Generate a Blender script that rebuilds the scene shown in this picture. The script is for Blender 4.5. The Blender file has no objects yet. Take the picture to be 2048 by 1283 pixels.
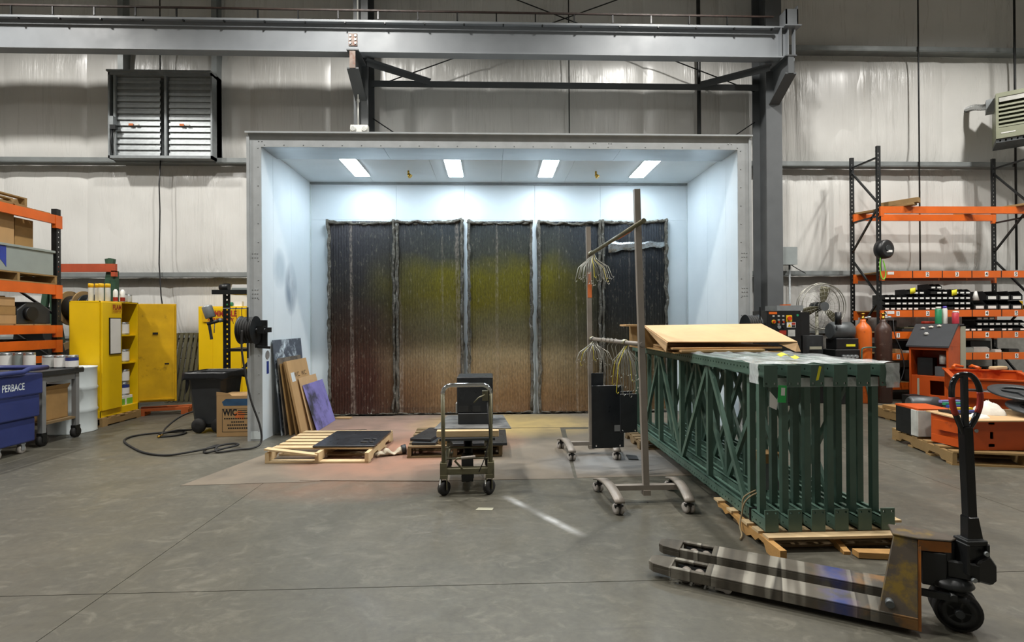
import bpy, bmesh, math, random
from mathutils import Matrix, Vector, Euler, noise
random.seed(7)
S = bpy.context.scene
COL = S.collection
PI = math.pi

# ------------------------------------------------------------------ camera
F_PX = 1050.0
cam_d = bpy.data.cameras.new('camera')
cam_d.sensor_width = 36.0
cam_d.lens = F_PX / 2048.0 * 36.0
cam_d.clip_end = 100
cam = bpy.data.objects.new('camera', cam_d)
COL.objects.link(cam)
_yaw, _pit, _rol = math.radians(2.13), math.radians(0.19), 0.006
_f = Vector((math.sin(_yaw) * math.cos(_pit), math.cos(_yaw) * math.cos(_pit), math.sin(_pit)))
_r0 = Vector((math.cos(_yaw), -math.sin(_yaw), 0))
_u0 = _r0.cross(_f)
_r = _r0 * math.cos(_rol) - _u0 * math.sin(_rol)
_u = _u0 * math.cos(_rol) + _r0 * math.sin(_rol)
cam.matrix_world = Matrix(((_r.x, _u.x, -_f.x, 0), (_r.y, _u.y, -_f.y, 0), (_r.z, _u.z, -_f.z, 1.45), (0, 0, 0, 1)))
S.camera = cam

# ------------------------------------------------------------------ world, lamps, exposure
w = bpy.data.worlds.new('world')
S.world = w
w.use_nodes = True
w.node_tree.nodes['Background'].inputs[0].default_value = (0.9, 0.95, 1.0, 1)
w.node_tree.nodes['Background'].inputs[1].default_value = 0.0
S.view_settings.view_transform = 'Standard'
S.view_settings.look = 'None'
S.view_settings.exposure = 0.0
S.view_settings.gamma = 1.0
S.view_settings.use_curve_mapping = False

def high_bay(x, y, power, z=8.4):
    d = bpy.data.lights.new('high_bay_lamp_offscreen', 'SPOT')
    d.energy = power
    d.spot_size = math.radians(145)
    d.spot_blend = 0.6
    d.shadow_soft_size = 0.16
    d.color = (1.0, 0.975, 0.925)
    o = bpy.data.objects.new('high_bay_lamp_offscreen', d)
    o.location = (x, y, z)
    COL.objects.link(o)

LAMP = 1200
for _x in (-8.6, -2.6, 3.4, 9.3):
    for _y, _k in ((6.9, .9), (3.6, 1.0), (-0.4, .12)):
        high_bay(_x, _y, LAMP * _k)

# ------------------------------------------------------------------ helpers
class G:
    """collects faces; obj() links them as one mesh object"""
    def __init__(s, m=None):
        s.v, s.f, s.sm, s.m = [], [], [], m or Matrix.Identity(4)
    def add(s, vs, fs, smooth=False, m=None):
        b = len(s.v)
        mm = s.m @ m if m is not None else s.m
        s.v += [mm @ Vector(p) for p in vs]
        s.f += [tuple(b + i for i in q) for q in fs]
        s.sm += [smooth] * len(fs)
        return s
    def box(s, x0, x1, y0, y1, z0, z1, m=None):
        vs = [(x, y, z) for z in (z0, z1) for y in (y0, y1) for x in (x0, x1)]
        return s.add(vs, [(0, 2, 3, 1), (4, 5, 7, 6), (0, 1, 5, 4), (2, 6, 7, 3), (0, 4, 6, 2), (1, 3, 7, 5)], m=m)
    def cb(s, c, d, rot=(0, 0, 0)):
        m = Matrix.Translation(c) @ Euler(rot).to_matrix().to_4x4()
        return s.box(-d[0] / 2, d[0] / 2, -d[1] / 2, d[1] / 2, -d[2] / 2, d[2] / 2, m)
    def bar(s, p0, p1, wd, ht, up=(0, 0, 1)):
        p0, p1 = Vector(p0), Vector(p1)
        d = p1 - p0
        z = d.normalized()
        x = Vector(up).cross(z)
        if x.length < 1e-4: x = Vector((1, 0, 0)).cross(z)
        x.normalize(); y = z.cross(x)
        m = Matrix(((x.x, y.x, z.x, p0.x), (x.y, y.y, z.y, p0.y), (x.z, y.z, z.z, p0.z), (0, 0, 0, 1)))
        return s.box(-wd / 2, wd / 2, -ht / 2, ht / 2, 0, d.length, m)
    def cyl(s, p0, p1, r0, r1=None, n=16, cap=True):
        r1 = r0 if r1 is None else r1
        p0, p1 = Vector(p0), Vector(p1)
        z = (p1 - p0).normalized()
        x = z.orthogonal().normalized(); y = z.cross(x)
        vs = []
        for p, r in ((p0, r0), (p1, r1)):
            for i in range(n):
                a = 2 * PI * i / n
                vs.append(p + x * (r * math.cos(a)) + y * (r * math.sin(a)))
        s.add(vs, [(i, (i + 1) % n, n + (i + 1) % n, n + i) for i in range(n)], True)
        if cap:
            s.add(vs[:n], [tuple(range(n - 1, -1, -1))]); s.add(vs[n:], [tuple(range(n))])
        return s
    def tube(s, pts, r, n=8, closed=False, rfun=None):
        pts = [Vector(p) for p in pts]
        k = len(pts)
        x = None
        rings = []
        for i, p in enumerate(pts):
            a = pts[(i - 1) % k] if (closed or i > 0) else p
            b = pts[(i + 1) % k] if (closed or i < k - 1) else p
            t = (b - a).normalized()
            if x is None: x = t.orthogonal().normalized()
            else:
                x = x - t * x.dot(t)
                x = t.orthogonal().normalized() if x.length < 1e-5 else x.normalized()
            y = t.cross(x)
            rr = rfun(i / max(1, k - 1)) if rfun else r
            rings += [p + x * (rr * math.cos(2 * PI * j / n)) + y * (rr * math.sin(2 * PI * j / n)) for j in range(n)]
        fs = []
        for i in range(k if closed else k - 1):
            i2 = (i + 1) % k
            fs += [(i * n + j, i * n + (j + 1) % n, i2 * n + (j + 1) % n, i2 * n + j) for j in range(n)]
        s.add(rings, fs, True)
        if not closed:
            s.add(rings[:n], [tuple(range(n - 1, -1, -1))]); s.add(rings[-n:], [tuple(range(n))])
        return s
    def prism(s, poly, a0, a1, ax='z', m=None):
        """extrude a 2D polygon: ax z -> (x,y), ax y -> (x,z), ax x -> (y,z)"""
        def P(p, a): return (p[0], p[1], a) if ax == 'z' else (p[0], a, p[1]) if ax == 'y' else (a, p[0], p[1])
        n = len(poly)
        vs = [P(p, a0) for p in poly] + [P(p, a1) for p in poly]
        return s.add(vs, [tuple(range(n - 1, -1, -1)), tuple(range(n, 2 * n))] + [(i, (i + 1) % n, n + (i + 1) % n, n + i) for i in range(n)], m=m)
    def perf(s, a0, a1, b0, b1, t0, t1, hs, ax='y'):
        """plate a0..a1 x b0..b1, thick t0..t1, with rectangular through holes (a0, a1, b0, b1)"""
        As = sorted({a0, a1} | {q for h in hs for q in h[:2]}); Bs = sorted({b0, b1} | {q for h in hs for q in h[2:]})
        hset = set()
        for h in hs:
            i0, i1, j0, j1 = As.index(h[0]), As.index(h[1]), Bs.index(h[2]), Bs.index(h[3])
            hset |= {(i, j) for i in range(i0, i1) for j in range(j0, j1)}
        na, nb = len(As) - 1, len(Bs) - 1
        P = {'y': lambda a, b, t: (a, t, b), 'x': lambda a, b, t: (t, a, b), 'z': lambda a, b, t: (a, b, t)}[ax]
        ok = lambda i, j: 0 <= i < na and 0 <= j < nb and (i, j) not in hset
        vs, fs = [], []
        def quad(*q):
            fs.append(tuple(range(len(vs), len(vs) + 4))); vs.extend(P(*p) for p in q)
        for i in range(na):
            for j in range(nb):
                if not ok(i, j): continue
                x0, x1, y0, y1 = As[i], As[i + 1], Bs[j], Bs[j + 1]
                quad((x0, y0, t0), (x1, y0, t0), (x1, y1, t0), (x0, y1, t0)); quad((x0, y0, t1), (x1, y0, t1), (x1, y1, t1), (x0, y1, t1))
                if not ok(i - 1, j): quad((x0, y0, t0), (x0, y1, t0), (x0, y1, t1), (x0, y0, t1))
                if not ok(i + 1, j): quad((x1, y0, t0), (x1, y1, t0), (x1, y1, t1), (x1, y0, t1))
                if not ok(i, j - 1): quad((x0, y0, t0), (x1, y0, t0), (x1, y0, t1), (x0, y0, t1))
                if not ok(i, j + 1): quad((x0, y1, t0), (x1, y1, t0), (x1, y1, t1), (x0, y1, t1))
        return s.add(vs, fs)
    def lathe(s, prof, c=(0, 0, 0), n=24, axis=None, smooth=True):
        """prof: (radius, height) from bottom to top"""
        z = Vector(axis or (0, 0, 1)).normalized()
        x = z.orthogonal().normalized(); y = z.cross(x); c = Vector(c)
        vs = [c + z * h + x * (r * math.cos(2 * PI * j / n)) + y * (r * math.sin(2 * PI * j / n)) for r, h in prof for j in range(n)]
        for i in range(len(prof) - 1):
            a, b = i * n, (i + 1) * n
            s.add(vs[a:a + n] + vs[b:b + n], [(j, (j + 1) % n, n + (j + 1) % n, n + j) for j in range(n)], smooth)
        if prof[0][0] > 1e-4: s.add(vs[:n], [tuple(range(n - 1, -1, -1))])
        if prof[-1][0] > 1e-4: s.add(vs[-n:], [tuple(range(n))])
        return s
    def grid(s, fn, nu, nv, smooth=True, thick=0):
        vs = [Vector(fn(i / nu, j / nv)) for j in range(nv + 1) for i in range(nu + 1)]
        q = [(j * (nu + 1) + i, j * (nu + 1) + i + 1, (j + 1) * (nu + 1) + i + 1, (j + 1) * (nu + 1) + i) for j in range(nv) for i in range(nu)]
        s.add(vs, q, smooth)
        return s
    def mesh(s, name, mat, w=True):
        me = bpy.data.meshes.new(name)
        me.from_pydata([tuple(p) for p in s.v], [], s.f)
        me.polygons.foreach_set('use_smooth', s.sm)
        bm = bmesh.new(); bm.from_mesh(me)
        bmesh.ops.remove_doubles(bm, verts=bm.verts, dist=1e-5) if w else None
        bmesh.ops.recalc_face_normals(bm, faces=bm.faces)
        bm.to_mesh(me); bm.free()
        me.materials.append(MAT[mat])
        return me
    def obj(s, name, mat, parent=None, world=False, bevel=0, label=None, weld=True, solid=0, seg=1):
        if world and parent is not None:
            inv = parent_matrix(parent).inverted()
            s.v = [inv @ p for p in s.v]
        o = bpy.data.objects.new(name, s.mesh(name, mat, weld))
        COL.objects.link(o)
        if parent is not None: o.parent = parent
        if solid:
            md = o.modifiers.new('thickness', 'SOLIDIFY'); md.thickness = solid; md.offset = 0
        if bevel:
            md = o.modifiers.new('edges', 'BEVEL'); md.width = bevel; md.segments = seg; md.limit_method = 'ANGLE'; md.angle_limit = 0.7
        if label: o['label'] = label
        return o

def parent_matrix(p):
    m = p.matrix_basis.copy()
    while p.parent is not None:
        p = p.parent
        m = p.matrix_basis @ m
    return m
def thing(name, label, cat, loc=(0, 0, 0), rz=0, group=None, rot=None):
    o = bpy.data.objects.new(name, None)
    COL.objects.link(o)
    o.empty_display_size = 0.1
    o.location = loc
    o.rotation_euler = rot or (0, 0, rz)
    o['label'] = label; o['category'] = cat
    if group: o['group'] = group
    return o
def tag(o, label, cat, group=None):
    o['label'] = label; o['category'] = cat
    if group: o['group'] = group
    return o
def structure(o):
    o['kind'] = 'structure'
    return o
def inst(name, me, parent, loc=(0, 0, 0), rot=(0, 0, 0), sc=(1, 1, 1)):
    o = bpy.data.objects.new(name, me)
    COL.objects.link(o)
    o.location = loc; o.rotation_euler = rot; o.scale = sc
    if parent is not None: o.parent = parent
    return o
def clone(root, loc, rz=None, label=None, group=None):
    r = root.copy(); COL.objects.link(r); r.location = loc
    if rz is not None: r.rotation_euler = (0, 0, rz)
    if label: r['label'] = label
    if group: r['group'] = group
    for ch in list(root.children):
        c = ch.copy(); COL.objects.link(c); c.parent = r
        for g in ch.children:
            d = g.copy(); COL.objects.link(d); d.parent = c
    return r
_tc = {}
def text(name, body, size, mat, parent, loc, rot=(0, 0, 0), sx=1.0, align='CENTER', bold=0.0):
    key = (body, size, mat, align, bold)
    if key not in _tc:
        cu = bpy.data.curves.new('lettering', 'FONT')
        cu.body = body; cu.size = size; cu.align_x = align; cu.align_y = 'CENTER'; cu.resolution_u = 3; cu.offset = bold
        t = bpy.data.objects.new('lettering', cu); COL.objects.link(t)
        bpy.context.view_layer.update()
        me = bpy.data.meshes.new_from_object(t.evaluated_get(bpy.context.evaluated_depsgraph_get()))
        me.name = name
        bpy.data.objects.remove(t)
        me.materials.clear(); me.materials.append(MAT[mat])
        _tc[key] = me
    return inst(name, _tc[key], parent, loc, rot, (sx, 1, 1))

def spline(pts, k=6):
    out = []
    P = [Vector(p) for p in pts]
    P = [P[0]] + P + [P[-1]]
    for i in range(1, len(P) - 2):
        a, b, c, d = P[i - 1:i + 3]
        for j in range(k):
            t_ = j / k
            out.append(.5 * ((2 * b) + (c - a) * t_ + (2 * a - 5 * b + 4 * c - d) * t_ ** 2 + (3 * b - a - 3 * c + d) * t_ ** 3))
    out.append(P[-2])
    return out

# ------------------------------------------------------------------ materials
MAT = {}
def lin(c):
    if isinstance(c, str):
        c = [int(c[i:i + 2], 16) / 255 for i in (0, 2, 4)]
    return tuple(x / 12.92 if x <= .04045 else ((x + .055) / 1.055) ** 2.4 for x in c) + (1,)
class N:
    def __init__(s, name):
        m = bpy.data.materials.new(name); m.use_nodes = True
        s.t = m.node_tree; s.b = s.t.nodes['Principled BSDF']; MAT[name] = m; s.m = m
        s._tc = None
    def n(s, typ, ins=None, **kw):
        x = s.t.nodes.new(typ)
        for k, v in kw.items(): setattr(x, k, v)
        for k, v in (ins or {}).items(): s.set(x, k, v)
        return x
    def set(s, x, k, v):
        if isinstance(v, bpy.types.NodeSocket): s.t.links.new(v, x.inputs[k])
        else: x.inputs[k].default_value = v
    def co(s, scale=(1, 1, 1), kind='Object', loc=(0, 0, 0)):
        if kind == 'World': src = s.n('ShaderNodeNewGeometry').outputs['Position']
        else:
            s._tc = s._tc or s.n('ShaderNodeTexCoord'); src = s._tc.outputs[kind]
        return s.n('ShaderNodeMapping', {'Vector': src, 'Scale': scale, 'Location': loc}).outputs[0]
    def noise(s, v, scale=5, detail=4, rough=.55, dist=0):
        return s.n('ShaderNodeTexNoise', {'Vector': v, 'Scale': scale, 'Detail': detail, 'Roughness': rough, 'Distortion': dist}).outputs['Fac']
    def ramp(s, fac, stops, interp='LINEAR'):
        r = s.n('ShaderNodeValToRGB', {'Fac': fac}); r.color_ramp.interpolation = interp
        e = r.color_ramp.elements
        while len(e) < len(stops): e.new(0.5)
        for q, (p, c) in zip(e, stops):
            q.position = p; q.color = c if len(c) == 4 else tuple(c) + (1,)
        return r.outputs['Color']
    def grey(s, fac, a, b, lo=0.0, hi=1.0):
        return s.n('ShaderNodeMapRange', {'Value': fac, 'From Min': a, 'From Max': b, 'To Min': lo, 'To Max': hi}).outputs[0]
    def mix(s, fac, a, b, typ='MIX'):
        x = s.n('ShaderNodeMix', data_type='RGBA', blend_type=typ)
        s.set(x, 0, fac); s.set(x, 6, a); s.set(x, 7, b)
        return x.outputs[2]
    def math(s, op, a, b=0.0, c=None):
        x = s.n('ShaderNodeMath', operation=op); s.set(x, 0, a); s.set(x, 1, b)
        if c is not None: s.set(x, 2, c)
        return x.outputs[0]
    def bump(s, h, strength=.2, dist=.01):
        s.t.links.new(s.n('ShaderNodeBump', {'Height': h, 'Strength': strength, 'Distance': dist}).outputs[0], s.b.inputs['Normal'])
    def out(s, color=None, rough=None, metal=None, spec=None):
        for k, v in (('Base Color', color), ('Roughness', rough), ('Metallic', metal), ('Specular IOR Level', spec)):
            if v is not None: s.set(s.b, k, v)
        return s
def mk(name, col, rough=.5, metal=0.0, var=.12, scale=6, bump=0.0, wear=None, wearpos=(.58, .7), wearscale=9, spec=.5, stretch=(1, 1, 1)):
    m = N(name)
    c = lin(col)
    v = m.co(stretch)
    nz = m.noise(v, scale, 5)
    dk = tuple(x * (1 - var * 2) for x in c[:3]) + (1,); lt = tuple(min(1, x * (1 + var)) for x in c[:3]) + (1,)
    cc = m.ramp(nz, [(.3, dk), (.7, lt)])
    if wear:
        wz = m.noise(m.co(loc=(3, 1, 7)), wearscale, 6, .65)
        cc = m.mix(m.grey(wz, *wearpos), cc, lin(wear))
    rg = m.grey(m.noise(v, scale * 2.3, 3), .2, .8, max(0, rough - .08), min(1, rough + .08))
    m.out(cc, rg, metal, spec)
    if bump: m.bump(m.noise(v, scale * 6, 4), bump, .01)
    return m
mk('gray_paint', '7b7d7e', .5, 0, .06, 3)
mk('galv', '8f9496', .4, .35, .08, 8)
mk('galv_dark', '5c6062', .42, .35, .1, 8)
mk('beam_gray', '84888c', .5, 0, .07, 1.5, wear='8a6a48', wearpos=(.70, .78), wearscale=2.2)
mk('col_gray', '55585a', .5, 0, .08, 2)
mk('girt_steel', '868b8b', .42, .25, .08, 4)
mk('dark_steel', '35383a', .45, .3, .12, 5)
mk('black_steel', '1b1d1e', .42, .2, .15, 6)
mk('black_plastic', '17181a', .4, 0, .1, 6)
mk('black_gloss', '0f1012', .12, 0, .05, 3)
mk('rubber', '1d1c1b', .75, 0, .2, 12, .1)
mk('white_plastic', 'd9d8d2', .4, 0, .04, 5)
mk('white_enamel', 'c9d1d2', .35, 0, .05, 3, wear='9aa2a3', wearpos=(.66, .8), wearscale=5)
mk('yellow_paint', 'e3bb0e', .38, 0, .05, 2, wear='a8860c', wearpos=(.66, .9), wearscale=4)
mk('yellow_dirty', 'd4a60e', .45, 0, .12, 3, wear='5a4410', wearpos=(.60, .76), wearscale=5)
mk('orange_paint', 'd4621a', .42, 0, .08, 3, wear='8c3f16', wearpos=(.66, .8), wearscale=5)
mk('machine_orange', 'c04e12', .42, 0, .1, 3, wear='6b2a12', wearpos=(.6, .78), wearscale=4)
mk('rust_orange', 'a8492b', .5, 0, .1, 4, wear='6d3a28')
mk('rack_green', '2f4a37', .5, 0, .12, 6, wear='55604f', wearpos=(.66, .8))
mk('frame_green', '4e675b', .4, 0, .1, 4, wear='6a8073', wearpos=(.66, .85), wearscale=14)
mk('blue_plastic', '2b3566', .42, 0, .06, 4)
mk('blue_print', '29397c', .5)
mk('cardboard', 'b08d60', .8, 0, .06, 5, .05, stretch=(1, 1, .3))
mk('cardboard_dark', '9a7848', .8, 0, .08, 5, .05)
mk('cardboard_light', 'bc9a70', .78, 0, .05, 4, .04)
mk('tape', 'ab9469', .3)
mk('gray_box', '8e9794', .5, 0, .05, 4)
mk('blue_tape', '2c3f9a', .5)
mk('white_paper', 'dfdeda', .7, 0, .03)
mk('red_print', '9c2a18', .55)
mk('black_print', '1b1a18', .6)
mk('green_plastic', '2f8f63', .4)
mk('green_cord', '79c23c', .5)
mk('green_tag', '2fb457', .5)
mk('red_plastic', 'c23a4a', .4)
mk('purple_cap', '5240a8', .4)
mk('yellow_paper', 'e8e02c', .6)
mk('dark_panel', '23262a', .32, 0, .12, 8, wear='3a3e42', wearpos=(.6, .8))
mk('dark_panel_dull', '2a2c2e', .5, 0, .15, 8)
mk('khaki_metal', '67634c', .42, .25, .14, 9, wear='3b382c', wearpos=(.58, .75), wearscale=14)
mk('chrome', 'c9cbcc', .14, 1.0, .04)
mk('taupe_tube', '8a8279', .42, .1, .08, 6, wear='6f675f', wearpos=(.64, .8))
mk('wheel_gray', 'a29c96', .5)
mk('wire', 'a9a89f', .35, .7)
mk('wire_yellow', 'c3b52a', .5)
mk('orange_patch', 'd07038', .6)
mk('heater_tan', '8b8e78', .45, 0, .04, 4)
mk('heater_pale', 'bdbdb6', .5)
mk('foil', 'b9bcbd', .28, .9, .1, 9, .2)
mk('ebox_gray', '8d9494', .45, 0, .05)
mk('tank_orange', 'd0631c', .42, 0, .1, 4, wear='8a3c18', wearpos=(.6, .75), wearscale=7)
mk('tank_brown', '3f2a22', .45, 0, .12, 4, wear='6a5a50')
mk('brass', 'b8923e', .3, 1.0)
mk('bin_black', '141516', .38, 0, .1)
mk('bin_label', 'e6e6e2', .6)
mk('putty', 'a5a390', .5, 0, .05, 4)
mk('slate_top', '34373b', .55, 0, .06, 6)
mk('rag_white', 'd8d3c8', .9, 0, .06, 6, .2)
mk('glove', 'b0a48f', .85, 0, .15, 14, .3, wear='4c463e')
mk('orange_wood', 'b55a26', .7, 0, .12, 8, .1)
mk('olive_metal', '5d5a44', .5, .3, .12, 6)
mk('block_gray', '8b8983', .85, 0, .08, 12, .15)
mk('purple_board', '7f78b4', .75, 0, .1, 3, .03, wear='34343c', wearpos=(.5, .66), wearscale=2.2)
mk('overspray_board', '4a505a', .75, 0, .3, 3, .03, wear='c7d3da', wearpos=(.5, .62), wearscale=3)
mk('gray_board', '6d6357', .8, 0, .2, 5, .05, wear='2e2c2a', wearpos=(.5, .7), wearscale=3)
mk('deck_sheet', '6a6a68', .7, 0, .25, 5, .05, wear='2b2c2e', wearpos=(.45, .62), wearscale=3)
mk('stone_gray', '7d7a76', .6)
mk('twine', '8a7a5c', .85)
mk('label_silver', 'b9bab6', .4)
mk('red_button', 'c23a12', .4)
mk('yellow_button', 'e4b81c', .4)
mk('clear_white', 'd6dbdc', .2)
mk('filter_edge', '5f5a50', .9, 0, .35, 18, .4, wear='a8a59e', wearpos=(.58, .7), wearscale=16)
mk('louver_blade', 'a4a9ab', .38, .3, .08, 9)
mk('frame_galv', 'b2b6b8', .4, .15, .06, 6)
mk('joint_gray', '3b3a36', .9)
mk('rusty_dark', '3a2a24', .6, .1, .2, 8)
mk('rusty_plate', '7a6a60', .55, .2, .2, 9, wear='6b3f2c', wearpos=(.5, .65), wearscale=12)
mk('bin_gray', '303234', .5, 0, .1, 5)
mk('carton_blue', '2f5578', .7, 0, .2, 6)
mk('machine_dark', '5a2413', .6, 0, .2, 4)

def wood(name, a, b, rough=.75):
    m = N(name)
    v = m.co((1, 1, 1))
    g = m.noise(m.co((1.5, 14, 14)), 6, 6, .6, .4)
    c = m.mix(g, lin(a), lin(b))
    big = m.noise(v, 2.5, 3)
    c = m.mix(m.grey(big, .35, .75, 0, .45), c, lin('5f4a30'))
    m.out(c, rough); m.bump(g, .25, .004)
wood('wood_new', 'd8c19a', 'ba9c6e')
wood('wood_old', '8d7753', '62503a')
wood('wood_tan', 'a98a58', '7f6540')
wood('wood_broken', 'c79a5a', 'a4783f')

def mk_floor(name='concrete'):
    m = N(name)
    v = m.co(kind='World')
    big = m.noise(v, .55, 5, .6, .6); mid = m.noise(v, 2.6, 6, .65, .8); fine = m.noise(v, 26, 4)
    c = m.ramp(big, [(.3, lin('4b4940')), (.55, lin('5a574d')), (.75, lin('69655a'))])
    c = m.mix(m.grey(mid, .5, .8, 0, .65), c, lin('3f3d37'))
    c = m.mix(m.grey(mid, .2, .42, .4, 0), c, lin('7e7a6e'))
    c = m.mix(m.grey(fine, .38, .7, 0, .3), c, lin('3a3833'))
    md2 = m.noise(m.co((1.0, 1.6, 1), 'World', (7, 3, 0)), 5.5, 6, .7, 1.0)
    c = m.mix(m.grey(md2, .52, .74, 0, .45), c, lin('45433d'))
    c = m.mix(m.grey(md2, .46, .28, 0, .3), c, lin('8a8679'))
    # smeared tyre and drag marks
    sm = m.noise(m.co((.5, 3.2, 1), 'World', (2, 0, 0)), 1.6, 6, .7, 1.6)
    c = m.mix(m.grey(sm, .60, .72, 0, .38), c, lin('3a3833'))
    # orange overspray in front of the booth
    sep = m.n('ShaderNodeSeparateXYZ', {'Vector': m.co(kind='World')})
    X, Y = sep.outputs[0], sep.outputs[1]
    dx = m.math('DIVIDE', m.math('ADD', X, 1.3), 1.2); dy = m.math('DIVIDE', m.math('SUBTRACT', Y, 5.0), .75)
    d2 = m.math('ADD', m.math('MULTIPLY', dx, dx), m.math('MULTIPLY', dy, dy))
    o = m.math('MULTIPLY', m.grey(d2, 1.0, 0.0, 0, .5), m.grey(mid, .3, .7, .3, 1))
    c = m.mix(o, c, lin('94664a'))
    # a soft white spray streak
    ax, ay = m.math('SUBTRACT', X, .08), m.math('SUBTRACT', Y, 4.42)
    dd = m.math('ABSOLUTE', m.math('ADD', m.math('MULTIPLY', ax, .855), m.math('MULTIPLY', ay, .519)))
    ss = m.math('SUBTRACT', m.math('MULTIPLY', ax, .519), m.math('MULTIPLY', ay, .855))
    wk = m.math('MULTIPLY', m.grey(dd, .05, .005), m.math('MULTIPLY', m.grey(ss, 0, .15), m.grey(ss, 1.05, .8)))
    wk = m.math('MULTIPLY', wk, m.grey(m.math('ABSOLUTE', m.math('SUBTRACT', ss, .42)), .05, .2, .15, .9))
    c = m.mix(m.math('MULTIPLY', wk, m.grey(mid, .35, .6, .25, .8)), c, lin('c6c8c8'))
    m.out(c, m.grey(mid, .3, .7, .34, .52), 0, .45); m.bump(m.noise(v, 60, 3), .06, .004)
mk_floor()

def mk_mat_sheet():
    m = N('floor_sheet')
    v = m.co(kind='World')
    mid = m.noise(v, 2.2, 6, .6, .5)
    c = m.ramp(mid, [(.3, lin('5d554a')), (.7, lin('74695a'))])
    sep = m.n('ShaderNodeSeparateXYZ', {'Vector': v})
    X, Y = sep.outputs[0], sep.outputs[1]
    def blob(cx, cy, rx, ry, col, amt, c):
        dx = m.math('DIVIDE', m.math('SUBTRACT', X, cx), rx); dy = m.math('DIVIDE', m.math('SUBTRACT', Y, cy), ry)
        d2 = m.math('ADD', m.math('MULTIPLY', dx, dx), m.math('MULTIPLY', dy, dy))
        return m.mix(m.math('MULTIPLY', m.grey(d2, 1.0, 0.1, 0, amt), m.grey(mid, .25, .65, .45, 1)), c, lin(col))
    c = blob(-1.5, 7.3, 1.8, 1.3, 'a98575', .75, c)
    c = blob(0.2, 7.5, 1.5, 1.0, 'b89c5c', .8, c)
    c = blob(-1.2, 5.7, 1.1, 1.0, 'a2654a', .5, c)
    c = blob(-0.5, 6.5, 1.0, .8, 'ad7252', .5, c)
    c = blob(1.3, 5.4, .9, .55, '6f7478', .7, c)
    m.out(c, .72); m.bump(m.noise(v, 30, 4), .08, .004)
mk_mat_sheet()

def mk_insul():
    m = N('insulation')
    v = m.co(kind='World')
    c = m.ramp(m.noise(v, .8, 4), [(.3, lin('c6c5c1')), (.7, lin('d3d2ce'))])
    st = m.noise(m.co((9, 9, .55), 'World'), 1.0, 5, .6, .8)
    m.out(c, m.grey(st, .3, .7, .24, .36), 0, .55)
    # wrinkles gather just above each girt
    fine = m.noise(m.co((16, 16, .7), 'World'), 1.0, 3, .5, .5)
    gate = m.grey(m.noise(m.co((.9, .9, .5), 'World', (4, 0, 2)), 1.0, 2), .45, .68, .05, 1)
    m.bump(m.math('MULTIPLY', m.math('ADD', st, m.math('MULTIPLY', fine, .6)), gate), .75, .05)
mk_insul()

def mk_booth():
    m = N('booth_white')
    v = m.co(kind='World')
    c = m.ramp(m.noise(v, 1.0, 4), [(.3, lin('cfd8dc')), (.7, lin('dce3e6'))])
    # drifted overspray low on the left wall
    sep = m.n('ShaderNodeSeparateXYZ', {'Vector': v})
    X, Y, Z = sep.outputs
    st = m.noise(m.co((2, 2, .8), 'World'), 1.6, 5)
    def spot(c, y, z, ry, rz, col, amt):
        dy = m.math('DIVIDE', m.math('SUBTRACT', Y, y), ry); dz = m.math('DIVIDE', m.math('SUBTRACT', Z, z), rz)
        d2 = m.math('ADD', m.math('MULTIPLY', dy, dy), m.math('MULTIPLY', dz, dz))
        f = m.math('MULTIPLY', m.math('MULTIPLY', m.grey(d2, 1, .2, 0, amt), m.grey(X, -2.6, -2.7, 0, 1)), m.grey(st, .3, .6, .3, 1))
        return m.mix(f, c, lin(col))
    c = spot(c, 7.6, 1.95, .25, .4, '56687a', .8)
    c = spot(c, 7.2, 2.2, .25, .3, '8195a2', .5)
    m.out(c, .45, 0, .4)
mk_booth()

def mk_filter():
    m = N('filter_fabric')
    v = m.co(kind='World')
    sep = m.n('ShaderNodeSeparateXYZ', {'Vector': v})
    X, Y, Z = sep.outputs
    wob = m.math('MULTIPLY', m.math('SUBTRACT', m.noise(v, 1.3, 4), .5), .7)
    z = m.math('DIVIDE', m.math('ADD', Z, wob), 3.1)
    mid = m.ramp(z, [(0.0, lin('72553a')), (.12, lin('8a6d4c')), (.3, lin('938262')), (.45, lin('736c4c')), (.58, lin('6f6618')), (.72, lin('6b6414')), (.82, lin('43443a')), (1.0, lin('33373a'))])
    left = m.ramp(z, [(0.0, lin('3e2116')), (.2, lin('46271b')), (.42, lin('4a3426')), (.6, lin('34302c')), (.85, lin('38373a')), (1, lin('48464a'))])
    right = m.ramp(z, [(0.0, lin('5d4527')), (.25, lin('4a3f28')), (.5, lin('2c2b27')), (.7, lin('1e2023')), (1, lin('3a3e44'))])
    xw = m.math('ADD', X, m.math('MULTIPLY', m.math('SUBTRACT', m.noise(v, .9, 3), .5), 1.2))
    c = m.mix(m.grey(xw, -1.95, -.9, 0, 1), left, mid)
    c = m.mix(m.grey(xw, .75, 1.9, 0, 1), c, right)
    # woven fuzz and pale runs
    fz = m.noise(m.co((60, 60, 20), 'World'), 1, 3)
    c = m.mix(m.grey(fz, .35, .7, 0, .45), c, lin('0f0e0d'))
    run = m.noise(m.co((8, 1, .12), 'World'), 1.0, 1, .4, .25)
    spk = m.noise(m.co((40, 1, 18), 'World'), 1.0, 2)
    c = m.mix(m.math('MULTIPLY', m.grey(run, .62, .68, 0, .4), m.grey(spk, .4, .6, .2, 1)), c, lin('a89a8c'))
    fold = m.noise(m.co((.25, 1, 6), 'World'), 1.2, 3)
    c = m.mix(m.grey(fold, .62, .75, 0, .35), c, lin('1a1816'))
    fl = m.noise(m.co((30, 30, 9), 'World', (1, 2, 3)), 1.0, 4, .7)
    c = m.mix(m.grey(fl, .58, .75, 0, .35), c, lin('b3a894'))
    m.out(c, .8, 0, .3); m.bump(fz, .6, .015)
mk_filter()

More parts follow.
